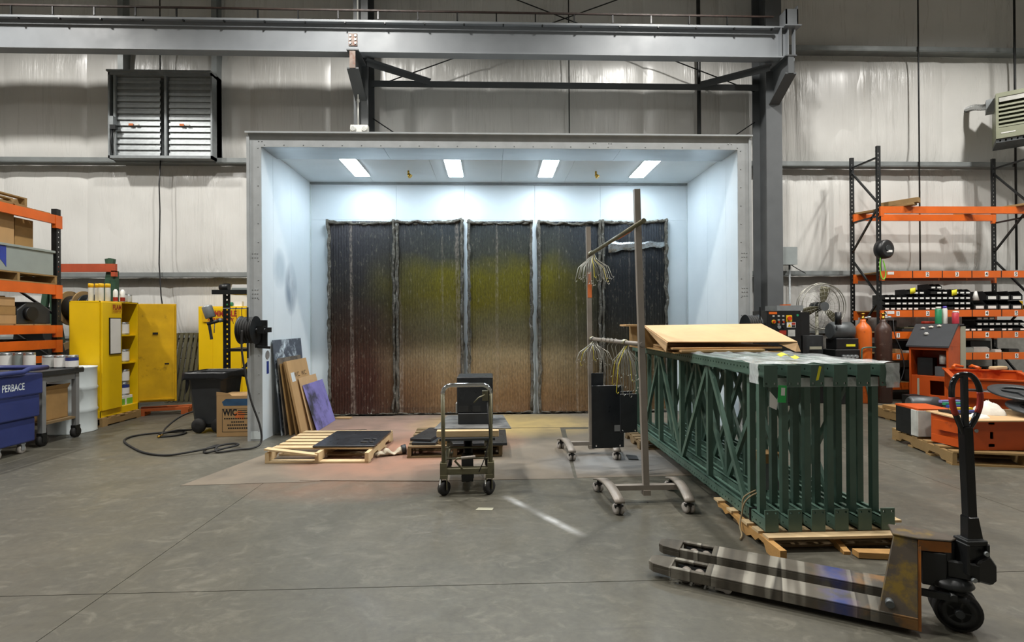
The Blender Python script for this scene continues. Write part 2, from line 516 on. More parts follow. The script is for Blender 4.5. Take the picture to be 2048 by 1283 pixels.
def mk_emit(name, col, st):
    m = N(name)
    m.set(m.b, 'Base Color', (1, 1, 1, 1)); m.set(m.b, 'Emission Color', col); m.set(m.b, 'Emission Strength', st)
mk_emit('booth_light', (.76, .89, 1.0, 1), 54)
def mk_header():
    m = N('header_steel')
    v = m.co((1, 1, 1), 'World')
    c = m.ramp(m.noise(m.co((.6, 3, 3), 'World'), 2, 4), [(.3, lin('a6aaac')), (.7, lin('b4b8ba'))])
    m.out(c, .28, .6)
mk_header()
def mk_fork():
    m = N('fork_paint')
    v = m.co()
    band = m.noise(m.co((5.5, .25, .25)), 1.0, 2, .5, 0)
    c = m.ramp(band, [(.36, lin('2b2926')), (.42, lin('4b463d')), (.49, lin('58534a')), (.505, lin('78746a')), (.56, lin('8b877c')), (.575, lin('3c3932')), (.62, lin('5a554b'))])
    n2 = m.noise(v, 7, 5)
    sep = m.n('ShaderNodeSeparateXYZ', {'Vector': m.co()})
    c = m.mix(m.math('MULTIPLY', m.grey(sep.outputs[0], .75, 1.2), .85), c, m.mix(m.grey(n2, .45, .6), lin('3d3a34'), lin('8b6230')))
    bl = m.math('ABSOLUTE', m.math('SUBTRACT', sep.outputs[0], .93))
    c = m.mix(m.math('MULTIPLY', m.grey(bl, .1, .02), m.grey(n2, .4, .6)), c, lin('34437a'))
    c = m.mix(m.grey(n2, .5, .7, 0, .5), c, lin('37322b'))
    m.out(c, .62, .0, .3); m.bump(n2, .1, .004)
mk_fork()
mk('jack_body', '4a4238', .42, .1, .15, 6, wear='6e5a24', wearpos=(.54, .66), wearscale=7)
mk('jack_orange', '8e5418', .45, .1, .12, 6, wear='5a4a38', wearpos=(.55, .68), wearscale=9)
def mk_wrap():
    m = N('plastic_wrap')
    v = m.co()
    nz = m.noise(v, 7, 5, .6, 1.2)
    m.out(lin('e6ebec'), .12, 0, .6)
    yy_ = m.n('ShaderNodeSeparateXYZ', {'Vector': v}).outputs[1]
    m.set(m.b, 'Alpha', m.math('MULTIPLY', m.grey(nz, .32, .66, .35, .8), m.grey(yy_, .1, .75, 1.0, .45)))
    m.bump(nz, .45, .02)
mk_wrap()
def mk_glass():
    m = N('clear_glass'); m.out((.9, .95, .95, 1), .05); m.set(m.b, 'Alpha', .35)
mk_glass()
# ================================================================== the hall
WY = 10.4          # inner face of the back wall
# floor: concrete slabs with saw-cut joints
floor = structure(G().box(-14, 14, -7, 10.6, -.25, -.012).obj('floor', 'joint_gray'))
_xs = [-14, -8.2, -2.1, 4.0, 10.1, 14]; _ys = [-7, -3.2, 2.92, 9.05, 10.6]
for i in range(5):
    for j in range(4):
        G().box(_xs[i] + .0025, _xs[i + 1] - .0025, _ys[j] + .0025, _ys[j + 1] - .0025, -.012, 0).obj('slab', 'concrete', floor)
structure(G().box(-14, 14, -7, 10.6, 9.6, 9.75).obj('ceiling', 'insulation'))
structure(G().box(-14.2, -14, -7, 10.6, 0, 9.6).obj('wall_left', 'insulation'))
structure(G().box(14, 14.2, -7, 10.6, 0, 9.6).obj('wall_right', 'insulation'))
structure(G().box(-14, 14, -7.2, -7, 0, 9.6).obj('wall_front', 'insulation'))
wall = structure(G().box(-14, 14, WY + .12, WY + .25, 0, 9.6).obj('wall_back', 'galv'))
# insulation blankets, a strip between two girts each
GIRTS = [1.24, 2.37, 4.55, 6.86, 9.6]
sx = [-14 + 1.55 * k for k in range(19)]
for k in range(18):
    for g in range(4):
        z0, z1 = GIRTS[g], GIRTS[g + 1]
        x0, x1 = sx[k], min(14, sx[k + 1])
        def fn(u, v, x0=x0, x1=x1, z0=z0, z1=z1, k=k, g=g):
            x = x0 + (x1 - x0) * u; z = z0 + (z1 - z0) * v
            b = .075 * (1 - (2 * v - 1) ** 6) * (1 - .45 * abs(2 * u - 1) ** 8)
            b += .012 * noise.noise(Vector((x * 2.2, z * .5, g))) + .006 * noise.noise(Vector((x * 7, z * .8, g + 9))) * (1 if v < .5 else .6)
            return (x, WY + .06 - b, z)
        G().grid(fn, 22, 12).obj('insulation_panel', 'insulation', wall)
# concrete block base course of the wall
for r in range(6):
    for k in range(16):
        x0 = -9.2 + .4 * k + (.2 if r % 2 else 0)
        G().box(x0 + .004, x0 + .396, WY - .08, WY + .1, r * .2 + .004, r * .2 + .196).obj('block', 'block_gray', wall, bevel=.006)
G().box(-14, -9.2, WY - .078, WY + .1, 0, 1.2).obj('block_base', 'block_gray', wall)
G().box(-2.6, 14, WY - .078, WY + .1, 0, 1.2).obj('block_base', 'block_gray', wall)
G().box(-14, 14, WY - .12, WY + .1, 1.2, 1.245).obj('ledge', 'girt_steel', wall)
# girts: web plate with an upturned front flange
for z in (2.37, 4.55, 6.86):
    G().box(-14, 14, WY - .2, WY + .05, z - .006, z).box(-14, 14, WY - .2, WY - .194, z, z + .075).box(-14, 14, WY - .194, WY - .18, z - .02, z).obj('girt', 'girt_steel', wall)
# framing posts over the louvre, hanging rods and cables against the wall
for x in (-7.02, -5.28):
    G().box(x - .05, x + .05, WY - .2, WY + .02, 4.62, 9.5).obj('jamb_post', 'girt_steel', wall)
for x, r in ((1.52, .012), (8.55, .014), (10.55, .02), (-6.27, .011)):
    G().cyl((x, WY - .22, 6.19 if x < 0 else 2.45 if x > 5 else 3), (x, WY - .22, 9.5), r, n=8).obj('sag_rod', 'black_steel', wall)
G().cyl((4.08, WY - .24, 3), (4.08, WY - .24, 9.5), .038, n=12).obj('drain_pipe', 'black_steel', wall)
cb = [(-6.27, WY - .22, 4.56)] + [(-6.28 + .01 * math.sin(t * 9), WY - .24, 4.5 - t) for t in (.4, .9, 1.4, 1.9, 2.2)] + [(-6.22, WY - .3, 2.0), (-6.15, WY - .3, 1.5)]
tag(G().tube(cb, .011, 6).obj('wall_cable', 'black_plastic'), 'thin black cable running down the wall beside the louvre', 'cable')

# ---------------------------------------------------------------- columns
def column(x0, x1, label):
    t = thing('steel_column', label, 'column', ((x0 + x1) / 2, 9.9, 0))
    h = (x1 - x0) / 2
    G().box(-h, h, -.26, -.235, 0, 9.6).obj('front_flange', 'col_gray', t)
    G().box(-h, h, .25, .275, 0, 9.6).obj('rear_flange', 'col_gray', t)
    G().box(-.012, .012, -.235, .25, 0, 9.6).obj('web', 'col_gray', t)
    # bracket carrying the crane beam
    b = G().prism([(-.235, 5.52), (-.235, 6.13), (-.8, 6.13), (-.8, 5.84)], -.012, .012, 'x').obj('bracket', 'col_gray', t)
    G().prism([(-.26, 5.50), (-.26, 5.525), (-.82, 5.845), (-.82, 5.82)], -.1, .1, 'x').obj('bracket_flange', 'col_gray', b)
    G().box(-.1, .1, -.84, -.26, 6.13, 6.15).obj('bracket_flange', 'col_gray', b)
    G().box(-.05, .05, -.83, -.81, 5.83, 6.13).obj('end_stiffener', 'rusty_plate' if x0 < 0 else 'col_gray', b)
    return t
c1 = column(-2.5, -2.24, 'dark steel column carrying the crane beam, behind the emergency lamp')
c2 = column(5.15, 5.45, 'dark steel column standing between the booth and the grey electrical box')
# strut between the columns, knee braces, rod bracing
st = thing('wind_strut', 'dark steel strut spanning between the two columns above the booth', 'strut', (1.5, 10.0, 6.0))
G().box(-3.76, 3.66, -.06, .06, 0, .016).box(-3.76, 3.66, -.06, -.045, -.1, 0).obj('strut_channel', 'col_gray', st)
for x, xe, side in ((-2.2, -1.15, 1), (5.1, 4.02, -1)):
    t = thing('knee_brace', 'angled steel knee brace beside the emergency lamp' if side > 0 else 'angled steel knee brace at the column by the electrical box', 'brace', (x, 9.35, 6.14))
    G().bar((0, 0, -.02), (xe - x, .6, -.1), .1, .012).obj('brace_leg', 'col_gray', t)
    G().bar((0, .05, -.07), (xe - x, .6, -.15), .012, .1).obj('brace_leg', 'col_gray', t)
for a, b, l in (((-2.25, 10.075, 5.95), (5.16, 10.075, 8.7), 'rod rising from the emergency lamp column'), ((5.16, 10.1, 5.95), (-2.25, 10.1, 8.7), 'rod rising from the column by the electrical box'),
                ((-2.25, 10.075, 5.35), (5.16, 10.075, .4), 'rod falling behind the booth from the emergency lamp column'), ((5.16, 10.1, 5.35), (-2.25, 10.1, .4), 'rod falling behind the booth from the electrical box column')):
    tag(G().cyl(a, b, .011, n=6).obj('bracing_rod', 'black_steel'), 'thin diagonal bracing ' + l, 'rod')

# ---------------------------------------------------------------- crane runway beam
t = thing('crane_beam', 'long grey steel crane runway beam across the top of the hall', 'beam', (-4, 9.3, 6.17))
X0, X1 = -9.8, 9.35
G().box(X0, X1, -.1, .1, 0, .022).obj('bottom_flange', 'beam_gray', t)
G().box(X0, X1, -.1, .1, .535, .56).obj('top_flange', 'beam_gray', t)
G().box(X0, X1, -.008, .008, .022, .535).obj('web', 'beam_gray', t)
G().box(X0, X1 - .3, -.14, -.11, .50, .535).obj('cap_channel', 'beam_gray', t)
r = G().box(X0, X1 - .3, -.13, -.1, .70, .725).obj('conductor_bar', 'rusty_dark', t)
k = 0
x = X0 + .2
pm = G().box(-.011, .011, -.125, -.105, .56, .70).mesh('standoff', 'black_steel')
pc = G().box(-.012, .012, -.145, -.10, .475, .50).mesh('clip', 'black_steel')
while x < X1 - .3:
    inst('standoff', pm, r, (x, 0, 0)); inst('clip', pc, r, (x + .12, 0, 0))
    x += .685
sp = G().box(1.51, 1.66, -.024, -.008, .15, .36).obj('splice_plate', 'rusty_plate', t)
bm_ = G().cyl((0, 0, 0), (0, -.014, 0), .02, n=8).mesh('bolt', 'galv')
for zz in (.19, .255, .32):
    for xx in (1.54, 1.63): inst('bolt', bm_, sp, (xx, -.024, zz))
for xx in (9.2, 9.33, 9.45):
    G().box(xx - .008, xx + .008, -.1, -.008, .022, .535).obj('stiffener', 'beam_gray', t)
es = G().box(9.28, 9.5, -.12, -.1, .56, .86).box(9.28, 9.3, -.12, .1, .56, .86).box(9.48, 9.5, -.12, .1, .56, .92).obj('end_stop', 'beam_gray', t)
G().box(9.24, 9.54, -.16, .16, .545, .565).obj('end_plate', 'beam_gray', t)
G().box(9.42, 9.44, -.1, .1, -.3, .001).obj('seat_plate', 'beam_gray', t)

# ---------------------------------------------------------------- emergency lamp with conduit
t = thing('emergency_lamp', 'white twin-head emergency lamp on conduit in front of the column', 'lamp', (-2.36, 9.5, 4.83))
G().box(-.16, .16, -.05, .05, 0, .17).obj('housing', 'white_plastic', t, bevel=.015, seg=2)
for x in (-.1, .1):
    h = G().lathe([(.05, 0), (.055, .02), (.045, .05)], (x, -.05, .09), 16, (0, -1, 0)).obj('lamp_head', 'white_plastic', t)
    G().lathe([(.034, 0), (.03, .004)], (x, -.1, .09), 14, (0, -1, 0)).obj('lens', 'label_silver', h)
G().cyl((-.03, .02, .17), (-.03, .02, .735), .014, n=8).cyl((-.03, .02, 1.75), (-.03, .02, 4.6), .014, n=8).cyl((-.03, .02, .6), (-.03, .02, .65), .024, n=8).obj('conduit', 'white_plastic', t)
G().box(-.1, .1, .05, .14, .02, .15).obj('mounting_plate', 'col_gray', t)

# ---------------------------------------------------------------- wall louvre
t = thing('wall_louvre', 'large galvanised wall louvre with two banks of blades', 'louvre', (-6.18, 10.2, 4.56))
W2, H, D0 = .95, 1.6, -.17
G().box(-W2, W2, D0, .18, H - .05, H).box(-W2, W2, D0 - .05, .18, H, H + .03).obj('top_frame', 'galv', t)
G().box(-W2, W2, D0, .18, 0, .05).obj('bottom_frame', 'galv', t)
G().box(-W2, -W2 + .03, D0, .18, 0, H).obj('side_frame', 'galv', t)
G().box(W2 - .03, W2, D0, .18, 0, H).obj('side_frame', 'galv', t)
G().box(.06, .10, D0 + .02, D0 + .06, .05, H - .05).obj('mullion', 'galv', t)
G().box(-W2 + .09, -W2 + .13, D0 + .01, D0 + .05, .05, H - .05).obj('linkage_bar', 'galv', t)
G().box(-W2, W2, .1, .12, 0, H).obj('rear_panel', 'galv', t)
bl = G().prism([(-.012, 0), (-.006, .05), (.012, .06), (.02, .125), (.014, .126), (.006, .066), (-.012, .056), (-.018, .002)], -.48, .4, 'x').mesh('blade', 'louver_blade')
for i in range(13):
    z = .06 + i * .113
    inst('blade', bl, t, (-.42, D0 + .07, z), (0, 0, 0), (.95, 1, 1))
    inst('blade', bl, t, (.55, D0 + .07, z), (0, 0, 0), (.88, 1, 1))
a = G().cb((-W2 + .1, D0 - .02, .68), (.07, .08, .16)).obj('actuator', 'galv', t)
G().cb((-W2 + .12, D0 - .02, .56), (.1, .07, .08)).obj('actuator_arm', 'black_steel', a)
G().tube([(-W2 + .1, D0 - .03, .55), (-W2 + .07, D0 - .03, .3), (-W2 + .09, D0 - .02, .08)], .008, 6).obj('actuator_cable', 'black_plastic', a)
for x0 in (-.6, .33):
    G().box(x0, x0 + .08, D0 + .035, D0 + .045, .62, .66).obj('sticker', 'orange_patch', t)
    G().box(x0 + .11, x0 + .18, D0 + .035, D0 + .045, .625, .655).obj('sticker', 'white_paper', t)

# ---------------------------------------------------------------- unit heater, upper right
t = thing('unit_heater', 'tan gas unit heater with louvred grille hung beside the wall', 'heater', (10.09, 9.6, 4.88), math.radians(-40))
G().box(-.4, .8, -.3, .32, .84, .86).box(-.4, .8, -.3, .32, .0, .02).box(-.4, -.38, -.3, .32, .02, .84).box(.78, .8, -.3, .32, .02, .84).box(-.38, .78, .3, .32, .02, .84).obj('casing', 'heater_tan', t)
fr = G().box(-.4, .8, -.33, -.3, .78, .86).box(-.4, -.36, -.33, -.3, 0, .78).box(.76, .8, -.33, -.3, 0, .78).box(-.36, .76, -.33, -.3, 0, .2).obj('front_frame', 'heater_tan', t)
G().box(-.35, .75, -.32, -.31, .69, .775).obj('reflector_plate', 'heater_pale', t)
bl = G().prism([(-.33, 0), (-.327, .03), (-.3, .045), (-.3, .038), (-.318, .026), (-.322, 0)], -.36, .76, 'x').mesh('louvre_blade', 'heater_tan')
for i in range(6): inst('louvre_blade', bl, t, (0, 0, .21 + .078 * i))
G().perf(-.4, .8, -.07, 0, -.3, -.29, [(-.352 + .08 * i, -.328 + .08 * i, -.055, -.02) for i in range(14)]).box(-.4, -.39, -.29, .3, -.07, 0).box(.79, .8, -.29, .3, -.07, 0).box(-.39, .79, .29, .3, -.07, 0).box(-.39, .79, -.29, .29, -.07, -.06).obj('burner_pan', 'galv_dark', t)
G().box(-.52, -.4, -.12, .08, .6, .84).obj('flue_box', 'galv', t)
G().tube(spline([(9.72, 9.84, 5.6), (9.68, 10.0, 5.64), (9.7, 10.2, 5.72), (9.76, 10.5, 5.76)], 4), .06, 12).obj('flue_pipe', 'foil', t, world=True)
for x in (.05, .7):
    G().cyl((x, -.2, .86), (x, -.2, 4.72), .016, n=8).obj('hanger_rod', 'black_steel', t)
G().box(-.33, -.13, -.334, -.33, .085, .105).obj('maker_plate', 'white_paper', t)
G().box(.05, .12, -.334, -.33, .07, .12).obj('yellow_sticker', 'yellow_paper', t)
# ================================================================== spray booth
BF, BB, BXL, BXR, BZ = 6.65, 8.42, -2.87, 3.17, 3.66
booth = thing('spray_booth', 'open-front white spray booth with a galvanised steel frame', 'spray booth', (.15, BF, 0))
def bp(g, name, mat, **k): return g.obj(name, mat, k.pop('parent', booth), world=True, **k)
rv = G().lathe([(.009, 0), (.007, .004), (.003, .006)], n=6, axis=(0, -1, 0)).mesh('rivet', 'galv')
for x0, x1, side in ((-3.03, BXL, -1), (BXR, 3.33, 1)):
    p = bp(G().box(x0, x1, BF, BF + .012, 0, 3.66).box(x0 if side < 0 else x1 - .012, x0 + .012 if side < 0 else x1, BF + .012, BF + .1, 0, 3.66), 'jamb', 'frame_galv')
    lip = bp(G().box(x0 - .012 if side < 0 else x1 - .022, x0 + .022 if side < 0 else x1 + .012, BF - .022, BF, 0, 3.8), 'edge_lip', 'frame_galv', parent=p)
    xc = (x0 + x1) / 2
    zs = [.12 + .235 * i for i in range(16)]
    for z in zs: inst('rivet', rv, p, (xc + side * -.04 - .15, 0, z))
    for z in (1.42, 1.78, 1.83, 1.88, 2.28, 2.33):
        for dx in (-.03, 0, .03): inst('rivet', rv, p, (xc + dx - .15, 0, z))
    bp(G().box(x0 + .02, x1 - .01, BF - .004, BF, .02, .12), 'scuff_tape', 'white_enamel', parent=p)
h = bp(G().box(-3.03, 3.33, BF, BF + .012, BZ, 3.82), 'header', 'frame_galv')
bp(G().box(-3.05, 3.35, BF - .05, BF + .03, 3.82, 3.84), 'edge_lip', 'frame_galv', parent=h)
for i in range(26): inst('rivet', rv, h, (-2.98 + .24 * i, 0, BZ + .025))
for x in (-2.9, -2.86, 1.3, 1.33, 1.5, 1.53, 3.05, 3.09):
    inst('rivet', rv, h, (x - .15, 0, 3.73)); 
for k in range(4):
    x0 = BXL + (BXR - BXL) * k / 4; x1 = BXL + (BXR - BXL) * (k + 1) / 4
    bp(G().box(x0 + .002, x1 - .002, BF + .012, 7.13, BZ, BZ + .02), 'header_return', 'header_steel')
# ceiling, walls and back in folded steel panels
for k in range(6):
    x0 = BXL + (BXR - BXL) * k / 6; x1 = BXL + (BXR - BXL) * (k + 1) / 6
    bp(G().box(x0 + .0015, x1 - .0015, 7.13, BB, BZ + .03, BZ + .07), 'ceiling_panel', 'booth_white')
bp(G().box(-3.0, 3.3, BF + .03, 9.3, BZ + .1, BZ + .12), 'roof_sheet', 'galv')
ys = [BF + .012, 7.0, 7.62, BB]
for k in range(3):
    bp(G().box(BXL - .05, BXL, ys[k] + .0015, ys[k + 1] - .0015, 0, BZ + .03), 'side_panel', 'booth_white')
    bp(G().box(BXR, BXR + .05, ys[k] + .0015, ys[k + 1] - .0015, 0, BZ + .03), 'side_panel', 'booth_white')
bp(G().box(-3.0, -2.98, BF + .1, 9.3, 0, BZ + .1), 'outer_skin', 'galv')
bp(G().box(3.28, 3.3, BF + .1, 9.3, 0, BZ + .1), 'outer_skin', 'galv')
bp(G().box(-3.0, 3.3, 9.28, 9.3, 0, BZ + .1), 'plenum_back', 'galv')
bx = [BXL, -1.52, -.43, .69, 1.75, BXR]
for k in range(5):
    bp(G().box(bx[k] + .0015, bx[k + 1] - .0015, BB, BB + .05, 3.1, BZ + .03), 'back_panel', 'booth_white')
    bp(G().box(bx[k] + .0015, bx[k + 1] - .0015, BB, BB + .05, 0, 3.097), 'back_panel', 'booth_white')
bp(G().box(BXL, BXR, BB - .03, BB, BZ - .004, BZ + .03), 'corner_angle', 'galv')
for x in (BXL, BXR): bp(G().box(x - .012 if x > 0 else x, x if x > 0 else x + .012, BB - .03, BB, 0, BZ), 'corner_angle', 'white_enamel')
# lights let into the ceiling
for x in (-1.95, -.54, .82, 2.23):
    f = bp(G().box(x - .12, x + .12, 7.16, 8.02, BZ + .018, BZ + .032), 'light_fixture', 'white_enamel')
    bp(G().box(x - .105, x + .105, 7.175, 8.005, BZ + .012, BZ + .018), 'light_lens', 'booth_light', parent=f)
for x in (-1.22, 1.55):
    bp(G().cyl((x, 7.75, BZ + .03), (x, 7.75, BZ - .02), .014, n=8).cyl((x, 7.75, BZ - .02), (x + .03, 7.74, BZ - .06), .022, .034, n=10), 'sprinkler_head', 'brass')
# number plates on the outside of the right jamb, decal on the left wall
bp(G().lathe([(.055, 0), (.055, .003)], (BXL + .004, 6.8, 1.06), 20, (1, 0, 0)), 'round_decal', 'stone_gray')
bp(G().box(BXL, BXL + .004, 6.78, 6.84, .82, .98), 'blue_decal', 'blue_print')

# ---------------------------------------------------------------- exhaust filter blankets
FX = [(-2.58, -1.53), (-1.52, -.46), (-.39, .64), (.73, 1.745), (1.755, 2.82)]
FL = ['maroon and black filter blanket in the booth, beside the leaning cardboard',
      'filter blanket with a yellow band, next to the maroon one',
      'middle filter blanket, tan below with a yellow band above',
      'olive brown filter blanket next to the blackest one',
      'blackest filter blanket, with a torn pale patch near its top']
for k, ((x0, x1), lab) in enumerate(zip(FX, FL)):
    t = thing('filter_blanket', lab, 'filter', ((x0 + x1) / 2, BB - .01, 0), group='exhaust filter blankets')
    zt = 3.06
    hw = (x1 - x0) / 2
    nx = 96
    def fn(u, v, k=k, hw=hw):
        x = (2 * u - 1) * hw; z = .04 + (zt - .04) * v
        b = .05 + .03 * math.sin(PI * min(1, max(0, u))) + .006 * math.cos(x * 2 * PI / .043)
        b += .012 * noise.noise(Vector((x * 2.5 + k * 7, z * 1.2, 0))) + .004 * noise.noise(Vector((x * 14 + k, z * 9, 3)))
        if v < .05: b += .02 * (1 - v / .05)
        return (x, -b, z)
    G().grid(fn, nx, 40).obj('fabric_sheet', 'filter_fabric', t)
    def fold(pts, n=3, r=.012, seed=0):
        g = G()
        for s in range(n):
            q = []
            for i, p in enumerate(pts):
                w_ = Vector((noise.noise(Vector((i * .35, s * 3.1, seed))), noise.noise(Vector((i * .35, s * 3.1 + 50, seed))), noise.noise(Vector((i * .35, s * 3.1 + 90, seed)))))
                q.append(Vector(p) + w_ * .034 + Vector((0, -.014 * s, 0)))
            g.tube(q, r, 6, rfun=lambda f_, s=s: r * (1 + .5 * math.sin(f_ * 40 + s * 2)))
        return g
    for sd in (-1, 1):
        fold([(sd * (hw - .02), -.045, .05 + (zt - .03) * i / 46) for i in range(47)], 4, .016, k * 10 + sd).obj('edge_fold', 'filter_edge', t)
    top = []
    for i in range(25):
        u = i / 24
        top.append(((2 * u - 1) * hw, -.05, zt - .01 - .03 * math.sin(PI * u) + (.03 * u if k in (1, 4) else 0)))
    fold(top, 4, .016, k * 10 + 5).obj('top_fold', 'filter_edge', t)
    fold([((2 * i / 20 - 1) * hw, -.07, .03) for i in range(21)], 2, .012, k * 10 + 7).obj('bottom_fold', 'filter_edge', t)
    if k == 4:
        def fp(u, v): 
            x = -hw + .1 + u * (2 * hw - .16); z = 2.56 + (.17 * v) + .1 * u * (1 - v) + .03 * noise.noise(Vector((u * 6, v, 4)))
            return (x, -.105 - .01 * noise.noise(Vector((u * 8, v * 3, 1))), z)
        G().grid(fp, 16, 3).obj('torn_patch', 'foil', t, solid=.003)

# ---------------------------------------------------------------- protective sheets on the floor
def sheet(poly, z0, z1, label):
    cx = sum(p[0] for p in poly) / len(poly); cy = sum(p[1] for p in poly) / len(poly)
    t = G().prism([(x - cx, y - cy) for x, y in poly], 0, z1 - z0).obj('floor_sheet', 'floor_sheet')
    t.location = (cx, cy, z0)
    return tag(t, label, 'board')
sheet([(-2.82, 4.84), (-1.6, 4.9), (-1.55, 7.2), (-2.62, 7.2), (-2.5, 6.1)], .0005, .003, 'grey-brown hardboard floor sheet beside the hose, under the wooden pallet')
sheet([(-1.79, 4.93), (-.5, 4.84), (-.42, 7.3), (-1.72, 7.3)], .0035, .006, 'orange-stained hardboard floor sheet under the glove')
sheet([(-.44, 4.86), (.75, 4.85), (.92, 7.2), (-.38, 7.2)], .0005, .003, 'hardboard floor sheet behind the lift cart')
sheet([(.78, 4.87), (1.98, 4.89), (2.0, 7.1), (.98, 7.1)], .0005, .003, 'grey floor sheet under the hanging rack')
sheet([(-2.55, 7.22), (-.5, 7.35), (-.45, 8.3), (-2.5, 8.3)], .0005, .003, 'pinkish floor sheet at the foot of the filter wall')
sheet([(-1.62, 8.05), (-.05, 7.8), (.3, 8.3), (-1.55, 8.32)], .0035, .006, 'curled pale floor sheet lying against the filters')
sheet([(-.36, 7.25), (2.9, 7.2), (2.9, 8.3), (-.3, 8.3)], .0005, .003, 'yellowed pale floor sheet behind the wooden pallets')

# ---------------------------------------------------------------- leaning sheets at the left booth wall
def lean(name, mat, xb, y0, y1, top, lab, th=.006, dx=0.36, notch=0, cat='board'):
    # foot at x = xb on the floor, head resting toward the wall at x = xb - dx
    L = math.hypot(dx, top)
    ang = math.atan2(dx, top)
    o = G().box(0, th, y0 - (y0 + y1) / 2, y1 - (y0 + y1) / 2, 0, L).obj(name, mat, bevel=.001)
    o.location = (xb, (y0 + y1) / 2, .003); o.rotation_euler = (0, -ang, 0)
    return tag(o, lab, cat, 'boards leaning in the booth')
lean('leaning_board', 'overspray_board', -2.74, 6.9, 7.9, 1.24, 'tallest leaning board, sprayed black and white, against the booth wall', dx=.11)
lean('leaning_board', 'gray_board', -2.70, 6.92, 7.75, 1.0, 'dirty grey leaning board behind the flattened cartons', dx=.1)
for i, (xb, top, y0) in enumerate(((-2.645, .93, 6.93), (-2.575, .95, 6.95), (-2.50, .96, 6.9))):
    L = lean('flattened_carton', ['cardboard_dark', 'cardboard_dark', 'cardboard'][i], xb, y0, 7.62, top, ['brown flattened carton, innermost of the leaning stack', 'brown flattened carton, second of the leaning stack', 'flattened carton with printed side, in front of the leaning brown cartons'][i], .02 if i < 2 else .03, [.125, .16, .2][i], cat='carton')
    if i == 2:
        for yy in (-.1, .16):
            text('lettering', 'W.C.', .09, 'black_print', L, (.0312, yy, .78), (PI / 2, 0, PI / 2))
        G().box(.03, .031, -.3, -.18, .7, .82).obj('clear_tape', 'clear_white', L)
lean('leaning_carton', 'cardboard_light', -2.43, 7.12, 7.8, .72, 'smaller pale cardboard sheet leaning before the printed carton', .006, .17, cat='carton')
lean('leaning_board', 'purple_board', -2.37, 7.16, 7.98, .62, 'purple-sprayed board outermost among the leaning sheets', .006, .19)

# ---------------------------------------------------------------- hose reels on the jambs
def reel(loc, label, sc=1.0, arm=True):
    t = thing('hose_reel', label, 'hose reel', loc)
    t.scale = (sc, sc, sc)
    x = (1, 0, 0)
    G().lathe([(.17, 0), (.17, .008), (.05, .02), (.05, .16), (.17, .172), (.17, .18)], (-.13, 0, 0), 28, x).obj('spool', 'black_steel', t)
    for k in range(5):
        g = G().tube([(-.105 + .031 * k, .145 * math.cos(a * PI / 12), .145 * math.sin(a * PI / 12)) for a in range(24)], .0165, 8, True)
        g.obj('hose_wrap', 'rubber', t)
    G().cyl((-.16, 0, 0), (.16, 0, 0), .022, n=12).obj('axle', 'black_steel', t)
    G().box(.07, .15, -.03, .03, -.04, .05).obj('bearing_block', 'black_steel', t)
    for zz in ((.1, .27), (-.33, -.1)):
        G().box(.005, .018, -.15, -.13, zz[0], zz[1]).obj('guide_arm', 'black_steel', t)
    G().bar((.09, -.06, -.2), (.24, -.06, -.21), .02, .03).obj('guide_arm', 'black_steel', t)
    G().box(-.04, .1, .165, .2, -.22, .12).box(.1, .15, -.02, .2, -.03, .03).obj('mounting_plate', 'black_steel', t)
    return t
reel((-2.9, 6.45, 1.38), 'black hose reel on the booth jamb above the printed carton')
reel((3.27, 6.45, 1.38), 'black hose reel on the booth jamb beside the black control cabinet', .9)
r_ = .013
hp = [(-2.94, 6.277, 1.38), (-2.935, 6.272, 1.1), (-2.86, 6.3, .6), (-2.76, 6.33, .25), (-2.74, 6.31, .06), (-2.78, 6.2, r_ + .006), (-2.92, 6.12, r_ + .006),
      (-3.1, 6.03, r_ + .004), (-3.18, 6.2, r_ + .03), (-3.08, 6.33, r_ + .03), (-2.98, 6.26, r_ + .03), (-3.06, 6.1, r_ + .028), (-3.22, 6.02, r_), (-3.32, 6.2, r_), (-3.24, 6.3, r_ + .02), (-3.2, 6.16, r_ + .03), (-3.38, 5.98, r_ + .02), (-3.6, 5.93, r_), (-3.9, 6.05, r_), (-4.25, 6.35, r_), (-4.58, 6.7, r_), (-4.66, 6.95, r_), (-4.55, 7.12, r_),
      (-4.3, 7.22, r_), (-4.18, 7.25, r_), (-4.09, 7.15, r_), (-4.11, 7.0, r_), (-4.26, 6.92, r_), (-4.34, 7.0, r_ + .01), (-4.22, 7.16, r_ + .03), (-3.9, 7.35, r_ + .01), (-3.78, 7.55, .03), (-3.82, 7.75, .14), (-3.98, 7.78, .21), (-4.15, 7.6, .17), (-4.22, 7.25, .08), (-4.23, 6.98, r_ + .01)]
hp[-7] = (-4.1, 7.32, .02); hp[-6] = (-4.16, 7.5, .03); hp[-5] = (-4.18, 7.72, .12); hp[-4] = (-4.32, 7.78, .19); hp[-3] = (-4.42, 7.6, .15); hp[-2] = (-4.4, 7.25, .07); hp[-1] = (-4.28, 6.95, r_ + .01)
t = thing('air_hose', 'long black air hose hanging from the reel and looping over the floor', 'hose', (-3.6, 6.4, 0))
G().tube(spline(hp, 8), .012, 8).obj('hose_line', 'rubber', t, world=True)
G().cyl((-4.28, 6.96, .024), (-4.282, 6.88, .018), .013, n=8).obj('hose_fitting', 'brass', t, world=True)
